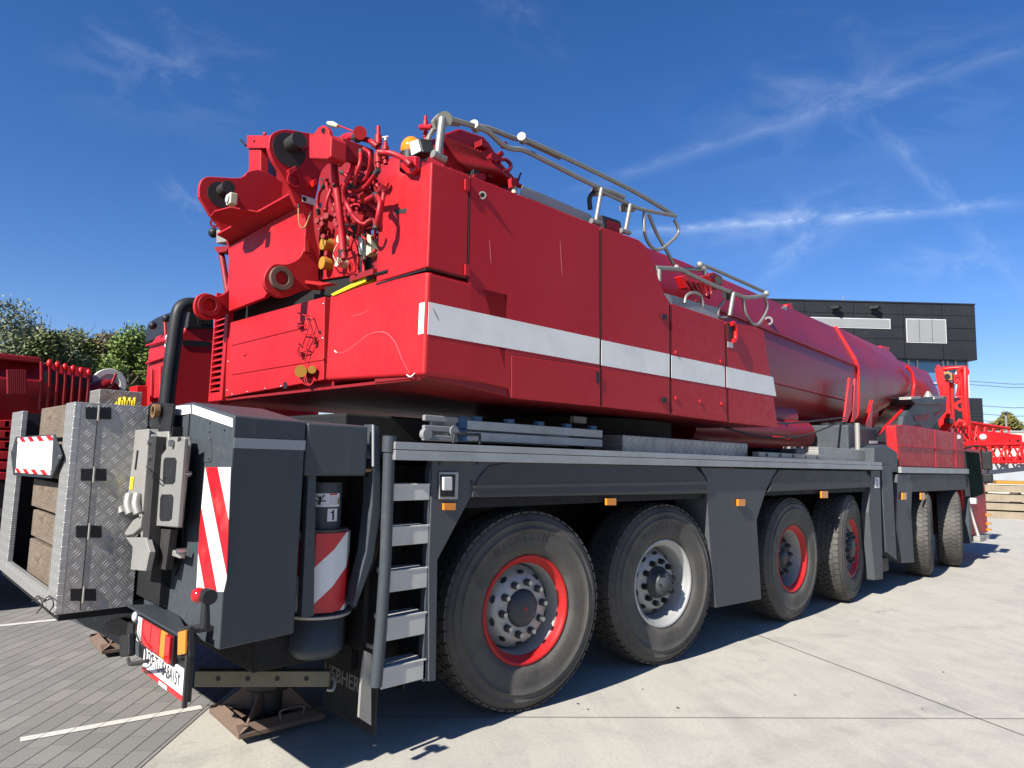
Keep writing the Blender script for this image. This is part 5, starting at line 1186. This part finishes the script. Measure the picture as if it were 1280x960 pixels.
MB().tube([(2.78, 3.40, 1.81), (2.78, 3.40, 1.87), (3.0, 3.40, 1.87), (3.0, 3.40, 1.81)], .012, 8).build('deck_hoop', 'black', C)

# timber blocks in the rack, each one its own
ya, yb2 = A(66, 600, X=RX).y + .0, A(31, 600, X=RX).y + .05
zsb = [(1.63, 1.97), (1.44, 1.62), (1.245, 1.43), (1.05, 1.235), (.905, 1.04)]
zed = [A(45, y, X=RX).z for y in (507, 545, 598, 641, 683, 735)]
labels = ['topmost cracked timber block in the chequer plate rack, above the red and white sign',
          'second timber block in the rack, mostly behind the red and white sign',
          'third timber block in the rack, directly below the red and white sign',
          'fourth timber block in the rack, second one up from the rack floor',
          'bottom timber block standing on the rack floor']
zb_list = [(A(45, 548, X=RX).z, A(45, 508, X=RX).z), (A(45, 597, X=RX).z, A(45, 551, X=RX).z), (A(45, 640, X=RX).z, A(45, 600, X=RX).z), (A(45, 682, X=RX).z, A(45, 643, X=RX).z), (RZ0 + .03, A(45, 685, X=RX).z)]
for i, (z0_, z1_) in enumerate(zb_list):
    m = MB(); j = .008 * math.sin(i * 5); y0b, y1b = A(72, 600, X=RX).y, A(30 + (i % 2), 600, X=RX).y
    m.box((RX + .06 + j, y0b - .06, z0_ + .004), (RX + .42, y1b, z1_ - .004))
    tag(m.build('timber_block', 'wood', None, .008, loc=(RX + .2, (y0b + y1b) / 2, z0_)), labels[i], 'timber block', 'timber blocks in the crane rack')

# ------------------------------------------------------------------ background, left
# second crane: boom with ribs
YB = 11.0
c2 = thing('telescopic_crane', 'dark red telescopic crane boom with upright ribs, parked behind the chequer plate rack at left', 'mobile crane', (2.0, YB, 0))
zt2 = 2.80
def bsec(X, hw=.5, zt=zt2, zb=1.95):
    return [Vector((X, YB + y, z)) for y, z in ((-hw * .7, zt), (-hw, zt - .25), (-hw, zt - .6), (-hw * .8, zb + .05), (-.1, zb - .1), (hw * .5, zb), (hw, zt - .6), (hw * .7, zt))]
b2 = loft([bsec(-7), bsec(A(113, 480, Y=YB - .5).x)]).build('boom', 'red_boom', c2)
m_ = b2.modifiers.new('edges', 'EDGE_SPLIT'); m_.split_angle = R(28)
MB().box((-7, YB - .52, zt2 - .02), (A(50, 460, Y=YB - .5).x, YB + .3, zt2 + .06)).build('boom_rail', 'red_boom', c2, .02)
MB().prism(poly([(52, 463), (112, 473), (112, 487), (52, 478)], Y=YB - .515), (0, -.01, 0)).build('grey_patch', 'greydk', c2)
for k in range(7):
    x_ = 52 + k * 9.8; top = 452 + k * 2.4
    rb = MB().tube(poly([(x_, top), (x_, 475), (x_ - 3, 512)], Y=YB - .56), .022, 8).build('boom_rib', 'red_boom', c2)
    if k: MB().ball(A(x_, top, Y=YB - .56), .035, 10, 6, (1, 1, 1.6)).build('rib_knob', 'red_fresh', rb)
for k in range(9):
    x_ = 10 + k * 2.6; MB().tube(poly([(x_, 462), (x_ + .5, 492)], Y=YB - .6), .02, 8).build('hose_bundle', 'red_boom', c2)
for i in range(26):
    r3 = rnd.uniform(50, 112); c = A(r3, rnd.uniform(458, 466) + (r3 - 50) * .2, Y=YB - .3); s = rnd.uniform(.02, .06)
    MB().box(c - Vector((s, s, s)), c + Vector((s, s, s))).build('boom_fitting', 'red_dull', c2, .005)
MB().box((-7, YB - .8, .5), (2.2, YB + 1.2, 1.75)).build('carrier_body', 'red_dull', c2, .03)
for k in range(6):
    for j in range(2):
        c = A(4 + j * 8, 530 + k * 13, Y=9.9); MB().box(c - Vector((.06, .05, .045)), c + Vector((.06, .05, .045))).build('control_box', 'red', c2, .01)
MB().box((-6, 9.95, .6), (A(22, 560, Y=9.95).x, 10.1, 1.9)).build('side_frame', 'under', c2, .02)
MB().box((-6, 9.85, .95), (A(20, 600, Y=9.9).x, 9.95, 1.0)).build('deck_rail', 'alu', c2)
for x_ in (-6.0, -2.8, -4.4): MB().lathe([(.3, .0), (.5, -.02), (.62, .04), (.62, .33), (.3, .35)], (x_, 9.85, .62), 'Y', 40).build('wheel', 'tyre', c2)
sv = A(136, 480, Y=10.8)
sw = MB().ring(sv - YD * .05, sv + YD * .05, .215, .13, 36).build('sheave_wheel', 'sheave', c2, .01)
MB().cyl(sv - YD * .03, sv + YD * .03, .14, 24).build('sheave_web', 'sheave', sw); MB().cyl(sv - YD * .08 - ZD * .08, sv + YD * .02 - ZD * .08, .12, 16).build('hub', 'red_boom', sw)
MB().tube([A(112, 492, Y=10.7), A(128, 483, Y=10.7), A(140, 478, Y=10.7)], [.11, .10, .05], 12).build('boom_tip_arm', 'red_boom', c2)
MB().tube([A(140, 480, Y=10.6), A(145, 467, Y=10.6)], .02, 8).build('pin_lever', 'red_boom', c2)
MB().prism(poly([(110, 488), (124, 486), (126, 510), (110, 512)], Y=10.6), (0, .4, 0)).build('boom_tip', 'red_boom', c2, .02)

# red truck with black snorkel
tk = thing('red_truck', 'red truck cab with tall black air intake, standing behind the crane tail at left', 'truck', (3.6, 9.2, 0))
YT = 8.6
cabm = MB()
f1 = [A(186, 418, Y=YT), A(190, 402, Y=YT), A(213, 395, Y=YT), A(214, 505, Y=YT), A(178, 505, Y=YT)]
xa, xb = A(216, 450, Y=YT).x, A(262, 450, Y=YT).x
yq = A(181, 450, X=xa).y
tkc = MB().prism([Vector((xa, YT, .9)), Vector((xa + .03, YT, 3.05)), Vector((xa + .12, YT, 3.22)), Vector((xa + 1.9, YT, 3.35)), Vector((xa + 2.0, YT, .9))], (0, yq - YT, 0)).build('cab', 'red', tk, .04)
MB().prism(poly([(228, 425), (262, 427), (262, 434), (228, 432)], Y=YT - .002), (0, -.008, 0)).build('cab_band', 'black', tkc)
for a, b in (((183, 454), (213, 444)), ((183, 432), (213, 424)), ((190, 462), (189, 502)), ((201, 458), (200, 502)), ((207, 420), (206, 398))):
    MB().tube([A(*a, X=xa - .003), A(*b, X=xa - .003)], .016, 8).build('panel_ridge', 'red', tkc)
text('cab_letter', 'S', .20, A(207.5, 427, X=xa - .006), (0, -1, 0), ZD, 'sign', tkc, .002, .004)
MB().prism(poly([(232, 412), (236, 385), (248, 376), (268, 376), (268, 411)], Y=YT - .02), (0, 1.6, 0)).build('roof_deflector', 'black', tk, .03)
for k in range(8): MB().tube([A(247 + k * 2.6, 396, Y=YT - .03), A(248 + k * 2.6, 405, Y=YT - .03)], .006, 6).build('grille_slot', 'under', tk)
MB().tube(spline(poly([(208, 508), (212, 470), (218, 425), (222, 398), (226, 386), (234, 381), (245, 381)], Y=YT - .18), 5), .085, 14).build('air_intake', 'black', tk)
MB().tube(poly([(219, 432), (226, 432)], Y=YT - .1), .025, 8).build('intake_bracket', 'black', tk)
for q in ((191, 407), (208, 398)): MB().ball(A(*q, X=xa - .03), .05, 12, 8).build('cab_lamp', 'black', tk)
MB().box((xa - 2.5, YT + .3, .55), (xa + 2.2, YT + 2.0, 1.0)).build('truck_chassis', 'under', tk, .02)
for x_ in (xa + 1.1,):
    for yy in (YT + .05, YT + 2.0): MB().lathe([(.28, .0), (.42, -.01), (.5, .04), (.5, .28), (.28, .30)], (x_, yy, .5), 'Y', 40).build('wheel', 'tyre', tk)
MB().prism(poly([(171, 482), (184, 482), (184, 508), (170, 508)], Y=YT + .4), (0, .3, 0)).build('rear_bracket', 'red_fresh', tk, .01)
# aluminium locker behind the rack on the crane's own deck, with a yellow strap on it
bxa, bxb = A(124, 497, Y=6.0), A(178, 497, Y=6.0)
MB().box((bxa.x, 6.0, 1.80), (bxb.x, 6.3, A(150, 488, Y=6.0).z)).build('deck_locker', 'check_small', C, .006)
MB().box((1.36, 5.6, 1.0), (2.4, 6.36, 1.798)).build('rear_housing', 'greydk', C, .01)
bag = thing('yellow_strap', 'crumpled yellow strap lying in front of the small aluminium box above the timber rack', 'strap', (1.42, 5.9, 1.80))
for k in range(7):
    a = A(146 + k * 3, 505 - (k % 2) * 4 - (4 if k == 3 else 0), Y=5.93); b = A(150 + k * 3, 501 - ((k + 1) % 2) * 3, Y=5.9); MB().tube([a, b, b - ZD * .08], .013, 6).build('fold', 'yellow', bag)

# trees
def tree(label, cx, cy, h, rad, leafmat, n, seed, base=.15, cat='tree', group='trees behind the parked cranes', leaf=.13, squash=1.0):
    rr = random.Random(seed); t_ = thing('tree', label, cat, (cx, cy, 0), group)
    m = MB(); m.tube([(cx, cy, 0), (cx + .1, cy, h * .35), (cx - .05, cy + .1, h * .7), (cx, cy, h * .93)], [h * .03, h * .022, h * .012, .02], 8)
    clumps = []
    for i in range(26):
        a = rr.uniform(0, 6.283); zf = rr.uniform(base, 1.0); prof = math.sin(min(1, (zf - base) / (1 - base) * .9 + .16) * math.pi) ** .6
        r_ = rad * prof * rr.uniform(.35, .95); c = Vector((cx + math.cos(a) * r_, cy + math.sin(a) * r_, h * (zf * .93)))
        clumps.append((c, rad * rr.uniform(.22, .42)))
        if i % 2 == 0: m.tube([Vector((cx, cy, max(.5, c.z - r_ * .8))), c.lerp(Vector((cx, cy, c.z)), .4) - ZD * .1, c], [h * .010, h * .006, .01], 6)
    clumps.append((Vector((cx, cy, h * .92)), rad * .3))
    m.build('trunk', 'bark', t_)
    lf_ = MB(); vs = []; fs = []
    for i in range(n):
        c, cr = clumps[rr.randrange(len(clumps))]
        d = Vector((rr.gauss(0, 1), rr.gauss(0, 1), rr.gauss(0, 1) * squash)); d = d.normalized() * cr * (rr.random() ** .4) * rr.uniform(.8, 1.04)
        p = c + d; u = Vector((rr.gauss(0, 1), rr.gauss(0, 1), rr.gauss(0, 1))).normalized(); v_ = u.orthogonal().normalized(); s = leaf * rr.uniform(.5, 1.2)
        o_ = len(vs); vs += [p - u * s, p + v_ * s * .45, p + u * s, p - v_ * s * .45]; fs.append((o_, o_ + 1, o_ + 2, o_ + 3))
    lf_.add(vs, fs); lf_.build('crown', leafmat, t_)
    return t_
def at_dist(px, py, dist):
    c = Vector((px - 640, 480 - py, FPX)); r = Vector((AX.dot(c), AY.dot(c), AZ.dot(c))); return EYE + r * (dist / math.hypot(r.x, r.y))
TREES = [(-45, 395, 30, 3.6, 'leaf_silver', 'silvery green tree at the far left edge behind the red boom'), (14, 393, 29, 2.6, 'leaf_silver', 'tallest silvery green bushy tree above the ribs of the red boom'),
         (45, 412, 30, 1.5, 'leaf_brown', 'browning tree between the silvery tree and the dark green one'), (62, 418, 27, 1.5, 'leaf_dark', 'dark green tree with thin bare twigs on top'),
         (92, 421, 30, 2.1, 'leaf_olive', 'rounded olive green tree in the middle of the row'), (118, 424, 31, 1.6, 'leaf_olive', 'olive tree left of the yellowing one'), (138, 420, 30, 1.7, 'leaf_brown', 'yellowing tree left of the bright green one'),
         (168, 408, 28, 1.6, 'leaf_bright', 'bright green tree beside the red truck cab'), (192, 425, 31, 2.3, 'leaf_dark', 'dark green tree partly hidden by the red truck cab'), (232, 440, 33, 2.6, 'leaf_olive', 'olive tree hidden behind the truck roof')]
for i, (px, py, dist, rad, lm, lab) in enumerate(TREES):
    p = at_dist(px, py + 11, dist); tree(lab, p.x, p.y, p.z * 1.07, rad * 1.25, lm, 19000, 20 + i, leaf=.08)
p = at_dist(60, 402, 27); tw_ = MB()
for k in range(9):
    a = random.uniform(-.5, .5); b = Vector((p.x + a * .6, p.y - a, p.z - 2.0)); tw_.tube([b, b + Vector((a * .8, -a * .8, 1.0)), b + Vector((a * 1.8, -a * 1.6, 1.5 + random.random() * .7))], [.02, .013, .005], 5)
bare = tag(tw_.build('bare_tree', 'bark', None, loc=(p.x, p.y, 0)), 'thin bare grey twigs standing above the dark green tree', 'tree')
rr = random.Random(5); vs = []; fs = []
for i in range(16000):
    px = rr.uniform(-60, 260); p = at_dist(px, 500, rr.uniform(30, 33)); z = rr.uniform(.1, 4.6) ; q = Vector((p.x, p.y, z)); u = Vector((rr.gauss(0, 1), rr.gauss(0, 1), rr.gauss(0, 1))).normalized(); v_ = u.orthogonal().normalized(); s = .16 * rr.uniform(.5, 1.2)
    o_ = len(vs); vs += [q - u * s, q + v_ * s * .5, q + u * s, q - v_ * s * .5]; fs.append((o_, o_ + 1, o_ + 2, o_ + 3))
tag(MB().add(vs, fs).build('undergrowth', 'leaf_dark'), kind='stuff')

# ------------------------------------------------------------------ building
D = 42.0
fw = Vector((AX[2], AY[2], 0)).normalized(); rt_ = Vector((fw.y, -fw.x, 0))
def BP(px, py, dep=0.):
    c = Vector((px - 640, 480 - py, FPX)); r = Vector((AX.dot(c), AY.dot(c), AZ.dot(c))); return EYE + r * ((D + dep) / r.dot(fw))
p = BP(1221, 530)
bd = thing('office_building', 'black clad office building with glazed middle floor behind the crane boom', 'building', (p.x, p.y, 0))
def bquad(name, x0_, y0_, x1_, y1_, mat, dep=0., th=.05, par=None, bev=0):
    a, b, c_, d_ = BP(x0_, y0_, dep), BP(x1_, y0_, dep), BP(x1_, y1_, dep), BP(x0_, y1_, dep)
    ztop, zbot = a.z, d_.z
    L_, Rr = BP(x0_, (y0_ + y1_) / 2, dep), BP(x1_, (y0_ + y1_) / 2, dep)
    return MB().prism([Vector((L_.x, L_.y, ztop)), Vector((Rr.x, Rr.y, ztop)), Vector((Rr.x, Rr.y, zbot)), Vector((L_.x, L_.y, zbot))], fw * th).build(name, mat, par or bd, bev)
ztop = BP(1221, 381).z; zmid = BP(1224, 450).z; zg = BP(1213, 497).z
def bbox_(name, pxl, pxr, z0_, z1_, mat, dep=0., th=12., par=None, bev=0):
    L_, Rr = BP(pxl, 500, dep), BP(pxr, 500, dep)
    return MB().prism([Vector((L_.x, L_.y, z1_)), Vector((Rr.x, Rr.y, z1_)), Vector((Rr.x, Rr.y, z0_)), Vector((L_.x, L_.y, z0_))], fw * th).build(name, mat, par or bd, bev)
bbox_('upper_storey', 880, 1224, zmid, ztop, 'black', .06, 12)
# cladding panels
rows_ = [(ztop - .02, ztop - .72), (ztop - .75, ztop - 1.52), (ztop - 1.55, ztop - 2.28), (ztop - 2.31, zmid + .0)]
cols_ = [880, 945, 1008, 1070, 1133, 1182, 1224]
clad = MB()
for (a, b) in rows_:
    for i in range(len(cols_) - 1):
        L_, Rr = BP(cols_[i] + .35, 500), BP(cols_[i + 1] - .35, 500); clad.prism([Vector((L_.x, L_.y, a)), Vector((Rr.x, Rr.y, a)), Vector((Rr.x, Rr.y, b)), Vector((L_.x, L_.y, b))], fw * .04)
clad.build('cladding', 'panel', bd)
w1_ = bquad('window', 1008, 396, 1113, 408.5, 'frame', -.03, .05); bquad('pane', 1009, 397, 1112, 407.5, 'blind', -.045, .01, w1_)
w2_ = bquad('window', 1133, 398, 1183, 428, 'frame', -.03, .05); bquad('blind', 1134, 399, 1182, 427, 'blind', -.045, .01, w2_)
for x_ in (1149, 1165): bquad('slat_joint', x_, 399, x_ + .5, 427, 'greydk', -.05, .004, w2_)
gz = bbox_('glazed_storey', 900, 1211, zg, zmid, 'glassb', .8, 10)
for x_ in (1118, 1137, 1148, 1180, 1186, 1196, 1211): bbox_('mullion', x_, x_ + 1.6, zg, zmid, 'frame', .7, .08, gz)
bbox_('transom', 1120, 1212, zg + .9, zg + .98, 'frame', .72, .06, gz)
bbox_('lower_storey', 900, 1228, .0, zg, 'panel', .2, 12)
for k in range(14): bbox_('cladding_groove', 1185, 1229, zg - .9 - k * .18, zg - .93 - k * .18, 'greydk', .17, .03)
bbox_('roof_edge', 879, 1225, ztop - .02, ztop + .06, 'panel', -.05, 12.1)
for x_ in (1045, 1094):
    c = BP(x_, 384, -.3); MB().box(c - Vector((.25, .25, .12)), c + Vector((.25, .25, .05))).build('facade_lamp', 'black', bd, .02)
# rooftop dome
dmz = BP(1054, 374, 3); MB().ball(Vector((dmz.x, dmz.y, ztop + .28)), .38, 16, 10).build('roof_dome', 'sheave', bd); MB().cyl(Vector((dmz.x, dmz.y, ztop + .6)), Vector((dmz.x, dmz.y, ztop + 1.1)), .03, 8).build('antenna', 'steel', bd)

# ------------------------------------------------------------------ background, right
def far(px, py, dist): return at_dist(px, py, dist)
# retaining wall
wl0, wl1 = far(1150, 560, 52), far(1420, 560, 52); dv = (wl1 - wl0); dv.z = 0
zw = far(1250, 541, 52).z
o = MB().prism([Vector((wl0.x, wl0.y, 0)), Vector((wl1.x, wl1.y, 0)), Vector((wl1.x, wl1.y, zw)), Vector((wl0.x, wl0.y, zw))], Vector((.4, .2, 0))).build('retaining_wall', 'wall', None, 0, loc=(wl0.x, wl0.y, 0)); tag(o, 'pale concrete retaining wall behind the red lattice sections', 'wall')
o = MB().prism([Vector((wl0.x - .1, wl0.y, zw + .002)), Vector((wl1.x, wl1.y, zw + .002)), Vector((wl1.x, wl1.y, zw + .12)), Vector((wl0.x - .1, wl0.y, zw + .12))], Vector((.5, .25, 0))).build('wall_railing', 'steel', None, 0, loc=(wl0.x, wl0.y, zw)); tag(o, 'dark metal rail along the top of the pale retaining wall', 'railing')
p = far(1258, 514, 62); tree('golden green tree standing behind the pale retaining wall', p.x, p.y, p.z, 1.45, 'leaf_gold', 5000, 91, base=.45, group=None, leaf=.16)
p = far(1257, 516, 55); lo = thing('street_lamp', 'thin grey lamp post in front of the golden green tree', 'lamp post', (p.x, p.y, 0)); MB().cyl((p.x, p.y, 0), (p.x, p.y, p.z), .09, 8, .06).build('post', 'steel', lo); MB().box((p.x - .3, p.y - .1, p.z), (p.x + .3, p.y + .1, p.z + .1)).build('lamp_head', 'steel', lo, .02)
WL = ['topmost', 'second from the top', 'third from the top', 'fourth from the top', 'lowest']
for i, (ya_, yb_) in enumerate(((472, 475), (476, 480), (502, 504), (512, 515), (520, 524))):
    a, b = far(1150, ya_, 120), far(1420, yb_ + 3, 105); mid = (a + b) / 2 - ZD * .6
    o = MB().tube([a, mid, b], .045, 6).build('power_line', 'wire', None, 0, loc=a); tag(o, f'thin power line right of the building, {WL[i]} of the five wires', 'power line', 'power lines right of the building')
# stacked red lattice sections
def lattice(name, label, a, b, wdt, hgt, nb, group, rch=.05, rbr=.026, yawed=None):
    wdt *= KR; hgt *= KR; rch *= KR; rbr *= KR
    a, b = Vector(a), Vector(b); d = (b - a).normalized(); s = Vector((-d.y, d.x, 0)).normalized() * wdt / 2; u = ZD * hgt
    t_ = thing(name, label, 'lattice section', (a + b) / 2 - ZD * 0, group)
    cs = [(-s), s, s + u, -s + u]
    for k in cs: MB().tube([a + k, b + k], rch, 8).build('chord', 'red_fresh', t_)
    m = MB()
    for i in range(nb):
        p_, q_ = a.lerp(b, i / nb), a.lerp(b, (i + 1) / nb); mm = (p_ + q_) / 2
        for j in range(4):
            k1, k2 = cs[j], cs[(j + 1) % 4]; m.tube([p_ + k1, mm + k2], rbr, 6, False); m.tube([mm + k2, q_ + k1], rbr, 6, False)
        for j in range(4): m.tube([p_ + cs[j], p_ + cs[(j + 1) % 4]], rbr, 6, False)
    m.build('lacing', 'red_fresh', t_)
    return t_
G_ = 'red lattice boom sections stacked at right'
KR = 1.5
def LP(px, py, dist): return far(px, py, dist * KR)
lattice('lattice_section', 'upper red lattice section, resting highest in the stack behind the cab mirror', LP(1195, 553, 26), LP(1245, 560, 27.5), .9, .62, 5, G_)
lattice('lattice_section', 'red lattice section with wide braces just under the top one', LP(1207, 578, 24), LP(1330, 576, 25), 1.0, .50, 6, G_)
lattice('lattice_section', 'lowest red lattice section, lying on the grey trailer bed', LP(1205, 596, 27), LP(1330, 592, 29), 1.2, .55, 8, G_, .05, .026)
jb_ = thing('jib_head', 'solid red jib head piece with open forked end, right of the cab mirror', 'jib head', LP(1250, 556, 25), G_)
hp0, hp1 = LP(1237, 549, 25), LP(1262, 551, 25.5); dd_ = (hp1 - hp0).normalized(); ss = Vector((-dd_.y, dd_.x, 0)) * .6
MB().prism([hp0 + ZD * 0.360, hp1 + ZD * 0.330, hp1 - ZD * 0.270, hp0 - ZD * 0.360], ss).build('body', 'red_fresh', jb_, .02)
for k in (0, .48): MB().prism([hp1 + ss.normalized() * k + ZD * 0.330, hp1 + ss.normalized() * k + dd_ * .68 + ZD * 0.300, hp1 + ss.normalized() * k + dd_ * .68 - ZD * 0.300, hp1 + ss.normalized() * k + dd_ * .15 - ZD * 0.330], ss.normalized() * .06).build('fork_plate', 'red_fresh', jb_, .01)
MB().cyl(hp1 + dd_ * .45, hp1 + dd_ * .45 + ss, .09, 10).build('pin', 'black', jb_)
MB().ball(hp0 - Vector((.45, -.15, -.07)), .15, 10, 8).build('white_light', 'sheave', jb_)
# trailer bed
tr_ = thing('flatbed_trailer', 'light grey flatbed trailer with red lettering, under the red lattice sections', 'trailer', LP(1260, 620, 23))
ta = LP(1224, 583, 24); e2 = LP(1300, 580, 24.4)
dt_ = (e2 - ta); dt_.z = 0; dt_.normalize(); st_ = Vector((-dt_.y, dt_.x, 0))
z1_, z0_ = LP(1240, 579, 24).z, LP(1240, 604, 24).z
tb2 = ta + dt_ * 12
bod = MB().prism([Vector((ta.x, ta.y, z0_ + .12)), Vector((ta.x, ta.y, z1_ - .15)), Vector((ta.x, ta.y, z1_ - .1)) + dt_ * .5 + ZD * .07, Vector((tb2.x, tb2.y, z1_ + .25)), Vector((tb2.x, tb2.y, z0_ + .15)), Vector((ta.x, ta.y, z0_)) + dt_ * .4], st_ * 2.4).build('side_beam', 'trailer', tr_, .02)
text('trailer_lettering', 'SCHOLPP', .30, Vector((ta.x, ta.y, 0)) + dt_ * 2.45 + ZD * (z1_ - .30) - st_ * .006, dt_, ZD, 'rimred', bod, .002, .006)
text('trailer_lettering', 'KRANE & TRANSPORTE', .11, Vector((ta.x, ta.y, 0)) + dt_ * 2.3 + ZD * (z1_ - .60) - st_ * .006, dt_, ZD, 'rimred', bod, .002, .001)
e0 = Vector((ta.x, ta.y, (z0_ + z1_) / 2)); MB().tube([e0 - dt_ * .18 - ZD * .28, e0 - dt_ * .22, e0 - dt_ * .15 + ZD * .25], .16, 12).build('rubber_buffer', 'sheave', tr_)
for k in range(4): MB().lathe([(.25, .0), (.42, -.01), (.5, .04), (.5, .28), (.25, .30)], tuple(Vector((ta.x, ta.y, .5)) + dt_ * (1.5 + k * 1.3) + st_ * .3), 'Y', 32).build('wheel', 'tyre', tr_)
# timber piles
GT = 'timber beams piled at right'
ordw = ['lowest', 'second', 'third', 'fourth', 'topmost']
pz = [0, .3, .62, .95, 1.25]
tcols = ['timber', 'timber', 'timber', 'timber', 'ochre']
for i in range(5):
    a, b = far(1231 + i * .6, 640, 31), far(1420, 640, 32.5); a.z = pz[i]; b.z = pz[i]; d_ = b - a; s_ = Vector((-d_.y, d_.x, 0)).normalized()
    hgt = .245 if i < 4 else .12
    if i == 4: a = a + d_ * .08; 
    o = MB().prism([a, a + ZD * hgt, b + ZD * hgt, b], s_ * (1.6 - i * .1)).build('timber_beam', tcols[i], None, .01, loc=a)
    tag(o, ['lowest weathered timber beam of the pile, lying on the concrete', 'second timber beam up from the ground in the pile at the right edge', 'third timber beam from the ground, middle of the pile', 'fourth timber beam of the pile, just under the yellowish one', 'thin yellowish beam lying on top of the timber pile under the trailer'][i], 'timber beam', GT)
